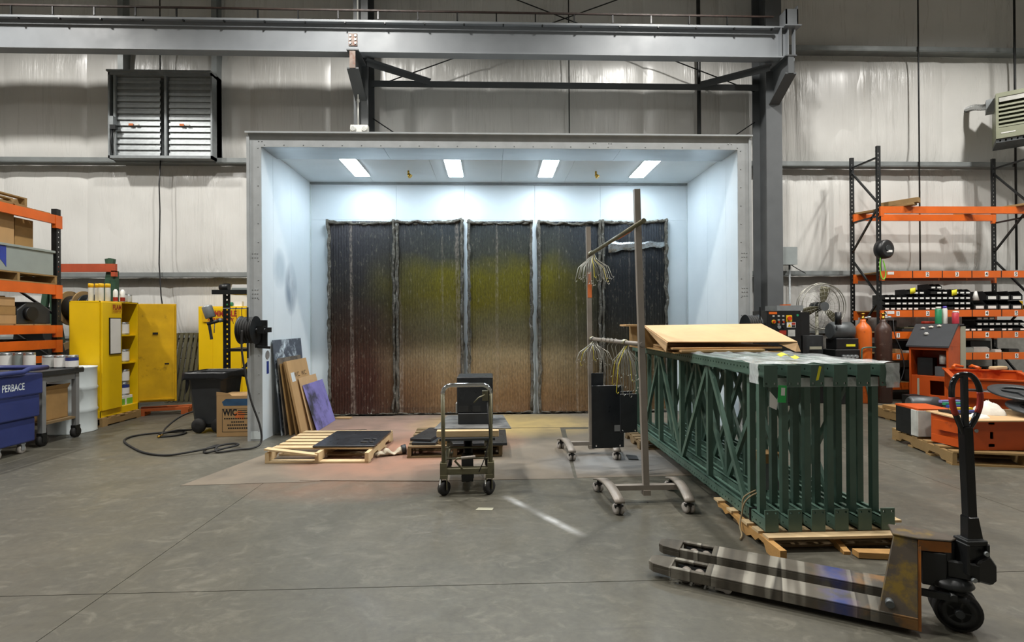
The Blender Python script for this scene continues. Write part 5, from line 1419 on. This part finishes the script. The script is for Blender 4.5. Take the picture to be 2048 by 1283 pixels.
for a in ((-.17, -.165, .06, .36), (.235, .24, .06, .36), (-.17, .24, .06, .065), (-.17, .24, .355, .36)): bo.box(a[0], a[1], -.2012, -.2002, a[2], a[3])
bo.obj('print_border', 'black_print', t)
text('lettering', 'WIC', .11, 'black_print', t, (-.07, -.2013, .31), (PI / 2, 0, 0), .8, bold=.005)
for z, s in ((.235, 'FOR INDUSTRIAL & COMMERCIAL'), (.19, '(800) 242-1902'), (.15, 'T-BAR SECURITY (8472)')):
    pass
for z, w_ in ((.335, .07), (.31, .075), (.285, .09)): G().box(.03, .03 + w_ * 1.6, -.2012, -.2002, z - .006, z + .006).obj('print_line', 'black_print', t)
for z, w_ in ((.235, .36), (.19, .18), (.15, .28), (.11, .26)):
    n = int(w_ / .028)
    for q in range(n): G().box(.035 - w_ / 2 + q * .028, .035 - w_ / 2 + q * .028 + .02, -.2012, -.2002, z - .009, z + .009).obj('print_block', 'black_print', t)
G().prism([(.0, .24), (.1, .22), (.12, .3), (.05, .34), (-.02, .3)], -.2011, -.2001, 'y').obj('orange_spray', 'orange_patch', t)
# ================================================================== right side of the hall
# ---------------------------------------------------------------- tall shelving rack
RF, RR = 9.3, 10.0
t = thing('shelving_rack', 'tall black and orange pallet rack full of parts bins', 'rack', (7.02, RF, 0))
up_ = G().perf(-.035, .035, 0, 4.62, -.04, -.035, [(-.018, -.002, .286 + i * .076, .314 + i * .076) for i in range(56)]).box(-.035, -.03, -.035, .0, 0, 4.62).box(.03, .035, -.035, .0, 0, 4.62).mesh('upright', 'black_steel')
for x, ys_ in ((0, (0, RR - RF)), (2.86, (0, RR - RF))):
    for y in ys_:
        inst('upright', up_, t, (x, y, 0))
    zz = .2
    i = 0
    while zz < 4.0:
        a, b = (0, RR - RF) if i % 2 else (RR - RF, 0)
        G().bar((x, a, zz + .75), (x, b, zz), .03, .03).obj('brace', 'black_steel', t)
        zz += .85; i += 1
    G().bar((x, 0, 4.42), (x, RR - RF, 4.42), .03, .03).obj('brace', 'black_steel', t)
    G().bar((x, 0, 3.35), (x, RR - RF, 3.35), .03, .03).obj('brace', 'black_steel', t)
LV = [2.22, 1.51, 1.12, .73, .2]
for z in [3.39] + LV:
    for y in (-.045, RR - RF - .045):
        b = G().box(.035, 2.825, y - .025, y + .02, z, z + .125).obj('beam', 'orange_paint', t)
        for x in (.035, 2.825): G().box(x - .035, x + .035, y - .028, y + .022, z - .05, z + .125).obj('beam_end', 'orange_paint', b)
        if y < .2 and z < 3:
            for k in range(1, 5):
                G().box(.035 + .555 * k - .008, .035 + .555 * k + .008, y - .027, y - .025, z, z + .125).obj('divider_tape', 'black_plastic', b)
            row = {2.22: '', 1.51: 'A', 1.12: 'C', .73: 'B', .2: ''}[z]
            for k in range(5):
                if z == .2 or (z == 2.22 and k == 0): continue
                xx = .31 + .555 * k
                pl = G().box(xx - .03, xx + .03, y - .028, y - .0255, z + .02, z + .105).obj('number_plate', 'bin_label', b)
                text('lettering', str(k + 1), .085, 'black_print', pl, (xx, y - .0288, z + .062), (PI / 2, 0, 0), bold=.002)
            if row:
                pl = G().box(.05, .11, y - .028, y - .0255, z + .02, z + .105).obj('letter_plate', 'bin_label', b)
                text('lettering', row, .085, 'black_print', pl, (.08, y - .0288, z + .062), (PI / 2, 0, 0), bold=.002)
            if z > 2 or row == 'A': G().box(.12, .24, y - .028, y - .0255, z + .06, z + .11).obj('paper_label', 'bin_label', b)
    if z < 2.3:
        for k in range(5): G().box(.04 + .556 * k, .04 + .556 * (k + 1) - .01, -.02, RR - RF - .07, z + .105, z + .125).obj('deck_board', 'wood_tan', t)
for i, (x, rz, n) in enumerate(((7.34, .45, 0), (9.45, .45, 1))):
    o = G().box(-.07, .07, -.55, .55, 0, .04).obj('loose_plank', 'wood_tan', bevel=.004)
    o.location = (x, 9.62, 3.516); o.rotation_euler = (0, 0, rz)
    tag(o, ['loose plank across the orange top beams beside the end upright', 'loose plank across the orange top beams below the heater'][i], 'plank')
o = G().box(-.06, .06, -.3, .3, 0, .09).obj('timber_offcut', 'wood_tan', bevel=.004); o.location = (7.47, 9.35, 3.558); o.rotation_euler = (.0, 0, .6)
tag(o, 'short timber offcut resting on the plank by the end upright', 'timber')

# ---------------------------------------------------------------- parts bins
def bin_meshes(w_, h_, d_):
    b = G().prism([(0, 0), (d_, 0), (d_, h_), (.07, h_), (0, h_ * .55)], -w_ / 2, -w_ / 2 + .004, 'x').prism([(0, 0), (d_, 0), (d_, h_), (.07, h_), (0, h_ * .55)], w_ / 2 - .004, w_ / 2, 'x')
    b.box(-w_ / 2, w_ / 2, 0, .004, 0, h_ * .55).box(-w_ / 2, w_ / 2, d_ - .004, d_, 0, h_).box(-w_ / 2, w_ / 2, 0, d_, 0, .004)
    l = G().box(-w_ * .34, w_ * .34, -.0025, -.0005, h_ * .12, h_ * .42)
    return b.mesh('bin_shell', 'bin_black'), l.mesh('label_card', 'bin_label')
SM = bin_meshes(.102, .094, .3); LG = bin_meshes(.22, .17, .4); MD = bin_meshes(.112, .1, .3)
def pbin(ms, loc, label, group, lab=True):
    t = thing('parts_bin', label, 'bin', loc, 0, group)
    b = inst('bin_shell', ms[0], t)
    if lab: inst('label_card', ms[1], b)
rb = random.Random(5)
z0 = LV[1] + .1265
for r in range(5):
    for c in range(15):
        x = 7.16 + c * .1085
        if r == 3 and c not in (4, 5, 6, 8, 9, 10, 12, 13, 14): continue
        if r == 4 and c not in (8, 9): continue
        pbin(SM, (x, 9.27, z0 + r * .0955), ['bottom row', 'second row', 'third row', 'fourth row', 'topmost pair'][r] + ' small black parts bin on the upper bin shelf', 'small parts bins, upper shelf', rb.random() > .13)
for r in range(2):
    for c in range(4):
        if r == 1 and c == 0: continue
        pbin(LG, (8.9 + c * .235, 9.27, z0 + r * .172), 'large black parts bin, ' + ['lower', 'upper'][r] + ' row on the upper bin shelf', 'large parts bins', True)
z1 = LV[2] + .1265
for r in range(3):
    for c in range(17):
        x = 7.86 + c * .116
        if r == 0 and c < 9: continue
        if r == 1 and 5 <= c < 7: continue
        if r == 2 and c not in (9, 10, 11): continue
        zz = z1 + r * .102
        if r == 1 and c < 9: zz = z1
        pbin(MD, (x, 9.28, zz), ['bottom row', 'upper row', 'topmost'][r] + ' black parts bin on the lower bin shelf', 'parts bins, lower shelf', rb.random() > .1)
tag(G().box(-.045, .045, -.09, .09, 0, .16).obj('yellow_pad', 'yellow_button', bevel=.006), 'yellow box beside the large bins on the upper bin shelf', 'box').location = (9.775, 9.45, z0)
def yy(u, v): return (-.05 + .1 * u, -.02, .1 * v + .02 * u)
for i, (x, zz) in enumerate(((7.64, .36), (8.42, .36))):
    o = G().grid(yy, 3, 2).obj('yellow_note', 'yellow_paper', solid=.002); o.location = (x, 9.286, z0 + (.29 if i == 0 else .255))
    tag(o, ['yellow note above the small bins near the end upright', 'yellow note in front of the small bins near their middle'][i], 'note')
def cone_(u, v):
    return (.09 * (1 - v) * math.cos(PI * u), -.03 * (1 - v), .22 * v)
o = G().cyl((0, 0, 0), (0, 0, .17), .055, .02, n=14).obj('white_funnel', 'white_plastic'); o.location = (8.88, 9.33, z0 + .173)
tag(o, 'white funnel standing on the large parts bins', 'funnel')
# things on the other shelves
t = thing('steel_tin', 'pair of dark tins on the lower bin shelf near the brown cylinder', 'tin', (7.28, 9.4, z1))
G().lathe([(.05, 0), (.052, .2), (.045, .205)], n=16).obj('tin', 'dark_steel', t); G().lathe([(.05, 0), (.052, .2), (.045, .205)], (.11, .02, 0), 16).obj('tin', 'dark_steel', t)
for i, (x, w_, h_, m_) in enumerate(((7.6, .3, .05, 'dark_steel'), (7.62, .26, .03, 'olive_metal'))):
    o = G().box(-w_ / 2, w_ / 2, -.12, .12, 0, h_).obj('steel_plate', m_, bevel=.004); o.location = (x, 9.4, z1 + .052 * i)
    tag(o, ['lower dark plate of the pair beside the tins', 'upper olive plate of the pair beside the tins'][i], 'plate')
z2 = LV[3] + .1265
its = [(7.2, .12, .05, 'gray_box', 'grey tin tray'), (7.42, .13, .07, 'cardboard_light', 'small tan carton'), (7.6, .1, .04, 'white_paper', 'white packet'), (8.75, .16, .09, 'gray_box', 'grey motor box'), (8.98, .3, .1, 'label_silver', 'silver actuator'), (9.3, .12, .05, 'white_paper', 'white parts packet'), (9.6, .2, .06, 'dark_steel', 'dark steel bracket')]
for x, w_, h_, m_, nm in its:
    o = G().prism([(-w_ / 2, 0), (w_ / 2, 0), (w_ / 2, h_ * .7), (w_ / 3, h_), (-w_ / 2, h_)], -.08, .08, 'y').obj('shelf_item', m_, bevel=.004); o.location = (x, 9.4, z2)
    o.name = nm.replace(' ', '_')
    tag(o, nm + ' on the open shelf lettered B', 'part')
for i in range(5):
    o = G().box(-.22, .22, -.2, .2, 0, .26 - .03 * (i % 3)).obj('dark_crate', 'black_plastic', bevel=.006); o.location = (7.3 + .52 * i, 9.62, LV[4] + .1265)
    tag(o, 'dark crate on the bottom level of the orange rack', 'crate', 'crates on the bottom level')
for i in range(4):
    o = G().box(-.2, .2, -.15, .15, 0, .16 + .04 * (i % 2)).obj('dark_parts_tray', 'dark_steel', bevel=.006); o.location = (7.4 + .6 * i, 9.72, z2)
    tag(o, 'dark tray at the back of the open shelf lettered B', 'tray', 'trays at the back of the shelf')
# ---------------------------------------------------------------- cord reel on the upright
t = thing('cord_reel', 'round black cord reel with a green cord on the end upright', 'cord reel', (7.0, 9.125, 2.72))
G().lathe([(.12, -.09), (.165, -.07), (.17, 0), (.165, .06), (.12, .075)], (0, 0, 0), 28, (.25, -1, 0)).obj('reel_case', 'black_plastic', t)
G().box(-.05, .06, .0, .136, -.02, .15).obj('bracket', 'black_steel', t)
G().lathe([(.06, 0), (.055, .006)], (.02, -.076, .01), 20, (.25, -1, 0)).obj('hub_cap', 'dark_steel', t)
G().box(-.01, .09, -.082, -.08, -.06, -.02).obj('white_label', 'white_paper', t)
G().tube(spline([(-.08, -.02, -.15), (-.1, -.03, -.3), (-.08, -.03, -.48), (-.04, -.03, -.54), (.0, -.03, -.48), (.0, -.03, -.36), (-.04, -.03, -.2)], 5), .01, 6).obj('green_cord', 'green_cord', t)
G().tube(spline([(-.07, -.02, -.15), (-.08, -.02, -.4), (-.07, -.02, -.62)], 4), .007, 6).obj('plug_lead', 'black_plastic', t)

# ---------------------------------------------------------------- electrical box and conduits
t = thing('junction_box', 'grey steel electrical box with conduits on the wall', 'electrical box', (5.75, 10.07, 2.55))
G().box(-.16, .16, -.1, .1, 0, .33).obj('box_body', 'ebox_gray', t, bevel=.005)
G().box(-.165, .165, -.11, -.1, -.005, .335).obj('box_cover', 'ebox_gray', t)
for x in (-.15, -.1, .07): G().cyl((x, 0, -2.55), (x, 0, .0), .018 if x > -.12 else .024, n=8).obj('conduit', 'dark_steel' if x < -.12 else 'galv', t)
G().tube([(.1, 0, 0), (.25, .02, -.08), (.42, .05, -.16)], .008, 6).obj('flex_lead', 'dark_steel', t)

# ---------------------------------------------------------------- pedestal fan
t = thing('pedestal_fan', 'large round industrial pedestal fan against the wall', 'fan', (6.2, 9.7, 0))
cz_ = 1.72
for y, rr in ((-.1, .42), (.08, .42), (-.01, .44)):
    G().tube([(rr * math.cos(a * PI / 24), y, cz_ + rr * math.sin(a * PI / 24)) for a in range(48)], .009, 6, True).obj('guard_ring', 'wire', t)
for rr in (.12, .2, .27, .34):
    G().tube([(rr * math.cos(a * PI / 20), -.125 + rr * .06, cz_ + rr * math.sin(a * PI / 20)) for a in range(40)], .0028, 4, True).obj('guard_ring', 'wire', t)
for k in range(24):
    a = 2 * PI * k / 24
    G().tube([(.08 * math.cos(a), -.13, cz_ + .08 * math.sin(a)), (.3 * math.cos(a), -.12, cz_ + .3 * math.sin(a)), (.44 * math.cos(a), -.01, cz_ + .44 * math.sin(a))], .0028, 4).obj('guard_wire', 'wire', t)
for k in range(3):
    a = math.radians(78 + 120 * k)
    def blade(u, v, a=a):
        rad = .06 + .32 * u; w_ = (.05 + .11 * math.sin(min(1, u * 1.25) * PI / 2)) * (v - .5)
        return (rad * math.cos(a) - w_ * math.sin(a), -.03 + .25 * w_, cz_ + rad * math.sin(a) + w_ * math.cos(a))
    G().grid(blade, 8, 4).obj('fan_blade', 'olive_metal', t, solid=.004)
G().cyl((0, -.06, cz_), (0, .04, cz_), .07, n=18).cyl((0, .04, cz_), (0, .22, cz_), .09, n=18).obj('motor', 'dark_steel', t)
G().cyl((0, -.13, cz_), (0, -.1, cz_), .085, n=18).obj('guard_badge', 'galv_dark', t)
G().cyl((0, .12, .05), (0, .12, cz_ - .06), .03, n=12).obj('pole', 'putty', t)
G().lathe([(.3, 0), (.3, .02), (.06, .06)], (0, .12, 0), 24).obj('base', 'dark_steel', t)

# ---------------------------------------------------------------- black control cabinet
t = thing('control_cabinet', 'black control cabinet with warning labels and push buttons', 'control cabinet', (5.02, 8.8, 0))
G().box(-.33, .26, 0, .6, .06, 1.63).obj('cabinet_body', 'black_steel', t, bevel=.006)
G().box(-.33, .26, .02, .58, 0, .06).obj('plinth', 'dark_steel', t)
tr = G().box(-.1, .36, .1, .5, 1.63, 1.72).obj('top_tray', 'galv', t)
G().box(.0, .14, .1, .2, 1.72, 1.74).obj('orange_strip', 'orange_paint', tr)
G().box(.26, .44, .05, .4, 1.2, 1.6).obj('side_unit', 'black_plastic', t)
fy = -.0005
def dot(x, z, r, m_, name='push_button', d=.02): return G().cyl((x, 0, z), (x, -d, z), r, n=14).obj(name, m_, t)
G().box(-.30, -.16, -.003, 0, 1.57, 1.61).obj('orange_label', 'orange_paint', t)
for x in (-.22, -.13, -.05): 
    G().box(x - .018, x + .018, -.002, 0, 1.525, 1.55).obj('legend_plate', 'label_silver', t)
dot(-.22, 1.44, .036, 'yellow_button', 'stop_collar', .01); dot(-.22, 1.44, .022, 'red_button', 'stop_button', .03)
for z in (1.46, 1.39): 
    for x in (-.13, -.05): G().box(x - .018, x + .018, -.002, 0, z, z + .022).obj('legend_plate', 'label_silver', t); 
for x in (-.13, -.05): dot(x, 1.435, .014, 'red_button')
dot(-.13, 1.35, .03, 'galv', 'selector_switch'); dot(-.05, 1.35, .02, 'black_plastic', 'selector_switch')
ds = G().box(-.0, .1, -.006, 0, 1.44, 1.55).obj('disconnect_plate', 'yellow_button', t)
G().cyl((.05, -.006, 1.495), (.05, -.03, 1.495), .036, n=16).obj('disconnect_knob', 'red_button', ds)
dot(.2, 1.55, .02, 'green_plastic', 'round_badge', .003)
wl_ = G().box(.01, .165, -.002, 0, 1.34, 1.43).obj('warning_label', 'white_paper', t)
G().prism([(.025, 1.352), (.085, 1.352), (.055, 1.41)], -.003, -.002, 'y').obj('warning_triangle', 'yellow_button', wl_)
G().box(.095, .16, -.003, -.002, 1.385, 1.425).obj('red_panel', 'red_print', wl_); G().box(.095, .16, -.003, -.002, 1.345, 1.38).obj('text_block', 'black_print', wl_)
G().box(-.12, .0, -.002, 0, 1.22, 1.29).obj('danger_label', 'red_print', t); G().box(.03, .155, -.002, 0, 1.19, 1.3).obj('info_label', 'label_silver', t)
G().box(.12, .2, -.002, 0, 1.05, 1.08).obj('rating_plate', 'label_silver', t)

# ---------------------------------------------------------------- dark pump unit by the tanks
t = thing('pump_unit', 'dark machine with pump and gauges beside the orange gas tank', 'machine', (6.05, 9.0, 0))
G().box(-.1, .34, -.1, .35, .0, .95).obj('machine_body', 'black_steel', t, bevel=.01)
G().lathe([(.13, -.2), (.16, -.16), (.16, .16), (.13, .2)], (.12, .1, 1.27), 18, (1, 0, 0)).obj('motor', 'galv_dark', t)
G().box(-.05, .35, -.05, .25, .95, 1.14).obj('pump_block', 'black_plastic', t, bevel=.01)
G().cyl((-.05, -.1, 1.38), (-.05, -.1, 1.6), .05, n=14).obj('filter_bowl', 'black_plastic', t)
for i, x in enumerate((.03, .1, .17, .24)): G().cyl((x, -.1, .83), (x, -.16, .83), .03, n=12).obj('gauge', 'galv', t)
G().box(.05, .17, -.103, -.1, .6, .72).obj('info_plate', 'white_paper', t); G().box(.18, .3, -.103, -.1, .58, .68).obj('warning_plate', 'label_silver', t)
G().box(.12, .28, -.06, -.05, 1.0, 1.04).obj('yellow_plate', 'yellow_paper', t)
for x in (-.02, .3): G().cyl((x, -.1, .66), (x, -.15, .66), .025, n=10).obj('valve', 'brass', t)
tag(G().tube(spline([(6.55, 8.88, .0), (6.42, 8.88, .6), (6.4, 8.88, .92), (6.46, 8.88, .98), (6.66, 8.9, .98)], 5), .014, 8).obj('cart_handle', 'frame_green'), 'thin green bent tube frame before the orange gas tank', 'tube')
t = thing('box_stack', 'dark machine base between control cabinet and fan', 'machine', (5.68, 9.2, 0))
G().box(-.22, .2, -.15, .3, 0, .82).obj('machine_body', 'black_steel', t, bevel=.01)
G().box(-.2, .18, -.1, .25, .82, 1.2).obj('machine_top', 'dark_steel', t, bevel=.01)
G().box(-.1, .12, -.153, -.15, .95, 1.0).obj('putty_strip', 'putty', t)

# ---------------------------------------------------------------- gas tanks
def tank(label, loc, mat, h=1.35):
    t = thing('gas_cylinder', label, 'gas cylinder', loc)
    r = .13
    G().lathe([(r * .9, 0), (r, .02), (r, h - .12), (r * .92, h - .06), (r * .7, h - .01), (r * .4, h + .03), (.045, h + .05), (.045, h + .09)], n=28).obj('tank_body', mat, t)
    v_ = G().lathe([(.03, h + .09), (.03, h + .13), (.018, h + .14), (.018, h + .18), (.035, h + .18), (.035, h + .2)], n=12).obj('valve', 'brass', t)
    G().cyl((0, 0, h + .12), (.09, -.03, h + .12), .018, n=10).cyl((.09, -.03, h + .1), (.09, -.03, h + .15), .03, n=12).obj('regulator', 'galv', v_)
    return t
tank('orange gas cylinder standing beside the tall rack', (6.55, 9.05, 0), 'tank_orange', 1.38)
tank('dark brown gas cylinder next to the orange one', (6.9, 9.03, 0), 'tank_brown', 1.38)
tag(G().tube(spline([(6.98, 8.9, 1.47), (6.97, 8.85, 1.2), (7.08, 8.84, .9), (7.12, 8.84, .6), (7.02, 8.86, .3)], 5), .008, 6).obj('gas_hose', 'dark_steel'), 'thin grey hose hanging from the brown gas cylinder', 'hose')

# ---------------------------------------------------------------- orange machine with slanted top
t = thing('orange_machine', 'orange steel machine stand with slanted dark lid and open front', 'machine', (7.3, 8.95, 0), math.radians(-60))
# local x along the open face (left to right as seen), local y into the machine
Wm, Dm, Hm = .56, .5, 1.0
G().box(0, .03, 0, Dm, .05, Hm).box(Wm - .03, Wm, 0, Dm, .05, Hm).box(0, Wm, Dm - .03, Dm, .05, Hm).perf(.03, Wm - .03, .05, .5, 0, .03, [(.3, .5, .18, .42)]).box(.03, Wm - .03, .03, Dm - .03, .47, .5).box(0, Wm, 0, .03, Hm - .06, Hm).obj('body', 'machine_orange', t, bevel=.004)
for x0 in (0, Wm - .03): G().prism([(0, Hm), (Dm, Hm), (Dm, 1.36), (Dm - .12, 1.36)], x0, x0 + .03, 'x').obj('side_cheek', 'machine_orange', t)
G().prism([(-.04, Hm - .01), (-.04, Hm + .015), (Dm - .14, 1.385), (Dm - .12, 1.36)], -.03, Wm + .02, 'x').obj('slanted_lid', 'slate_top', t)
G().box(-.02, Wm + .02, Dm - .14, Dm + .12, 1.36, 1.385).obj('flat_top', 'slate_top', t)
G().box(Wm - .03, Wm + .01, Dm, Dm + .22, .3, 1.34).obj('grey_panel', 'putty', t)
G().box(.08, .3, .12, .3, .5, .8).obj('inner_box', 'black_steel', t)
G().cyl((.42, .2, .7), (.42, .2, .86), .05, n=14).obj('inner_jar', 'white_plastic', t)
G().box(.34, .48, .1, .25, .5, .66).obj('gear_block', 'galv_dark', t)
G().box(.12, .15, -.004, 0, .12, .45).obj('ruler_strip', 'putty', t)
for x in (.02, Wm - .08): G().box(x, x + .06, .02, .08, 0, .05).obj('foot', 'dark_steel', t)
def bottle(label, loc, mat, cap, r, h):
    t = thing('bottle', label, 'bottle', loc)
    G().lathe([(r * .95, 0), (r, .006), (r, h * .82), (r * .75, h * .88)], n=16).obj('bottle_body', mat, t)
    G().lathe([(r * .78, h * .87), (r * .75, h)], n=14).obj('cap', cap, t)
m_ = Matrix.Translation((7.3, 8.95, 0)) @ Matrix.Rotation(math.radians(-60), 4, 'Z')
def ml(x, y, z): return tuple(m_ @ Vector((x, y, z)))
bottle('green cylinder bottle with white cap on the orange machine', ml(.28, .44, 1.386), 'green_plastic', 'white_plastic', .05, .3)
bottle('white bottle with purple cap on the orange machine', ml(.34, .53, 1.386), 'white_plastic', 'purple_cap', .038, .31)
bottle('red cylinder bottle with white cap on the orange machine', ml(.5, .5, 1.386), 'red_plastic', 'white_plastic', .05, .22)
o = G().prism([(-.1, -.06), (.09, -.05), (.1, .04), (-.02, .07), (-.11, .03)], 0, .045).obj('red_rag', 'red_print', bevel=.015, seg=2); o.location = ml(.12, .46, 1.386); tag(o, 'dark red rag on the orange machine', 'rag')
for i in range(3):
    o = G().tube([(-.03, 0, .02), (0, .008, .03), (.03, 0, .02)], .018, 8).obj('pale_glove_roll', 'rag_white'); o.location = ml(.12 + .11 * i, .26 + .02 * i, 1.285 + .02 * i); o.rotation_euler = (.3, 0, -1)
    tag(o, 'pale rolled cloth on the slanted lid of the orange machine', 'cloth', 'cloths on the slanted lid')
o = G().lathe([(.03, 0), (.035, .03), (.02, .05)], n=12).obj('knob', 'label_silver'); o.location = ml(.2, .16, 1.19); tag(o, 'small round knob on the slanted lid', 'knob')
# wide orange tray to the right of it
t = thing('orange_tray', 'wide orange steel tray with a sloping rim beside the orange machine', 'tray', (6.2, 6.85, 0), math.radians(-38))
G().perf(0, .85, .42, .66, 0, .02, [(.1, .4, .5, .54), (.5, .75, .5, .54)]).box(0, .85, 1.43, 1.45, .42, .68).box(0, .02, .02, 1.43, .42, .66).box(.83, .85, .02, 1.43, .42, .66).box(.02, .83, .02, 1.43, .4, .42).obj('tray_body', 'machine_orange', t)
G().box(-.03, .88, 1.41, 1.48, .68, .7).bar((.84, 1.4, .68), (.84, .02, .67), .06, .02).bar((0.01, 1.4, .68), (.01, .02, .67), .06, .02).box(-.02, .87, -.03, .03, .66, .68).obj('rim', 'machine_orange', t)
G().box(.08, .77, .1, 1.35, .0, .4).obj('pedestal', 'machine_orange', t)
trm = Matrix.Translation((6.2, 6.85, 0)) @ Matrix.Rotation(math.radians(-38), 4, 'Z')
for i in range(7):
    o = G().box(-.1, .1, -.07, .07, 0, .05 + .02 * (i % 3)).obj('machined_part', ['dark_steel', 'galv_dark', 'olive_metal'][i % 3], bevel=.01); o.location = tuple(trm @ Vector((.2 + .22 * (i % 3), .25 + .42 * (i // 3) + .06 * (i % 2), .4205))); o.rotation_euler = (0, 0, .5 * i)
    tag(o, 'loose machined part lying in the wide orange tray', 'part', 'parts in the orange tray')
for i in range(2):
    o = G().tube([(-.12, 0, .02), (0, .03, .05), (.12, -.02, .02)], .022, 8).obj('clamp_handle', 'orange_paint'); o.location = tuple(trm @ Vector((.15 + .2 * i, 1.44, .702))); o.rotation_euler = (0, 0, .4 + i)
    tag(o, 'orange clamp handle lying on the tray rim', 'clamp', 'clamps on the tray rim')
o = G().box(-.14, .14, -.05, .05, 0, .05).obj('wood_wedge', 'wood_new', bevel=.01); o.location = tuple(trm @ Vector((.62, 1.44, .702))); o.rotation_euler = (0, 0, .3); tag(o, 'pale wood wedge lying on the rear rim of the orange tray', 'wedge')

# ---------------------------------------------------------------- pallets with orange unit on the right
PR = math.radians(-14)
sp_ = pallet('large weathered pallet carrying the orange steel unit', (5.22, 4.93, 0), PR, 1.2, 1.3, 'wood_tan', 6, 4, h=.14)
for i in range(2):
    pass
pallet('small pallet behind the large one, under a motor', (6.08, 7.12, 0), -.05, .7, .66, 'wood_tan', 5, 3, h=.15, stringer_end=False)
mP = Matrix.Translation((5.22, 4.93, .14)) @ Matrix.Rotation(PR, 4, 'Z')
t = thing('steel_unit', 'orange steel unit with slots lying on the large pallet', 'machine', tuple(mP @ Vector((-.35, .08, 0))), math.radians(-3))
G().perf(-.12, .95, 0, .3, 0, .01, [(.07, .13, .26, .28), (.085, .115, .115, .185), (.07, .13, .035, .065)]).box(-.12, -.11, .01, .5, 0, .3).box(.94, .95, .01, .5, 0, .3).box(-.11, .94, .49, .5, 0, .3).box(-.11, .94, .01, .49, .29, .3).box(-.11, .94, .01, .49, 0, .01).obj('unit_body', 'machine_orange', t, bevel=.006)
G().bar((-.13, .03, .05), (-.18, .4, .05), .03, .08).bar((-.13, .03, .2), (-.18, .38, .2), .03, .1).obj('side_frame', 'machine_orange', t)
G().cyl((-.06, -.0, .2), (-.06, -.012, .2), .018, n=10).obj('bolt', 'galv', t)
bx0 = mP @ Vector((-.35, .08, 0))
o = G().prism([(-.2, -.07), (.98, -.12), (.98, .56), (-.12, .54)], 0, .012).obj('cardboard_sheet', 'cardboard_light'); o.location = (bx0.x, bx0.y, .14 + .302); tag(o, 'cardboard sheet covering the orange steel unit on the large pallet', 'cardboard')
zc = .14 + .315
def rag(label, x, y, mat, seed, sx_=.16, h_=.09):
    def fn(u, v):
        a = 2 * PI * u; rr = (1 - v) ** .6
        k_ = 1 + .35 * noise.noise(Vector((math.cos(a) * 1.5, math.sin(a) * 1.5, seed)))
        return (sx_ * rr * math.cos(a) * k_, sx_ * .75 * rr * math.sin(a) * k_, h_ * (v ** .7) * (1 + .4 * noise.noise(Vector((u * 5, v * 5, seed)))))
    o = G().grid(fn, 28, 8).obj('rag', mat); o.location = (x, y, zc); tag(o, label, 'rag')
rag('crumpled white rag on the cardboard over the orange unit', bx0.x + .36, bx0.y + .3, 'rag_white', 3, .15, .13)
rag('small white rag at the edge of the cardboard', bx0.x + .06, bx0.y + .1, 'rag_white', 8, .1, .04)
t = thing('striped_cloth', 'striped blue green and yellow cloth beside the white rag', 'cloth', (bx0.x + .06, bx0.y + .34, zc))
for i, m_n in enumerate(('blue_print', 'yellow_button', 'blue_tape', 'green_plastic', 'purple_board')):
    G().box(-.1, .12, -.1 + .045 * i, -.058 + .045 * i, .02 + .02 * i, .045 + .02 * i).obj('stripe', m_n, t)
G().box(-.1, .12, -.1, .13, 0, .02).obj('cloth_base', 'black_plastic', t)
for i, (dx, dy, zz, rz) in enumerate(((.72, .1, .06, .3), (.76, .34, .2, .15))):
    t = thing('cover_plate', ['lower dark machined cover plate on the cardboard', 'upper dark ring-shaped plate on the cardboard'][i], 'plate', (bx0.x + dx, bx0.y + dy, zc + zz), rz, rot=(.2, -.08, rz))
    g = G().lathe([(.16, 0), (.27, 0), (.27, .02), (.16, .02), (.16, 0)], n=32)
    g.obj('ring', 'dark_steel', t, bevel=.003)
    for k in range(3): G().bar((0, 0, .01), (.2 * math.cos(k * 2.1), .2 * math.sin(k * 2.1), .01), .05, .016).obj('spoke', 'dark_steel', t)
t = thing('white_unit', 'small machine with pale grey end panel on the corner of the large pallet', 'machine', tuple(mP @ Vector((-.5, .66, 0))), math.radians(-8))
G().box(-.14, .16, 0, .4, .0, .3).obj('unit_body', 'black_steel', t, bevel=.004)
G().box(-.15, -.0, -.015, 0, .01, .3).box(-.155, -.141, .0, .1, .01, .3).obj('end_panel', 'heater_pale', t, bevel=.003)
G().box(-.14, .2, -.01, .41, .3, .32).obj('orange_lid', 'machine_orange', t)
t = thing('gear_motor', 'grey gear motor on the small pallet', 'motor', (6.1, 7.22, .15))
G().lathe([(.08, -.2), (.1, -.17), (.1, .17), (.07, .2)], (0, 0, .12), 18, (1, -.2, 0)).obj('motor_body', 'galv_dark', t)
G().box(-.3, .2, -.05, .4, 0, .05).obj('base_plate', 'cardboard_dark', t); G().box(.0, .2, .1, .4, .05, .2).obj('gear_case', 'black_steel', t)
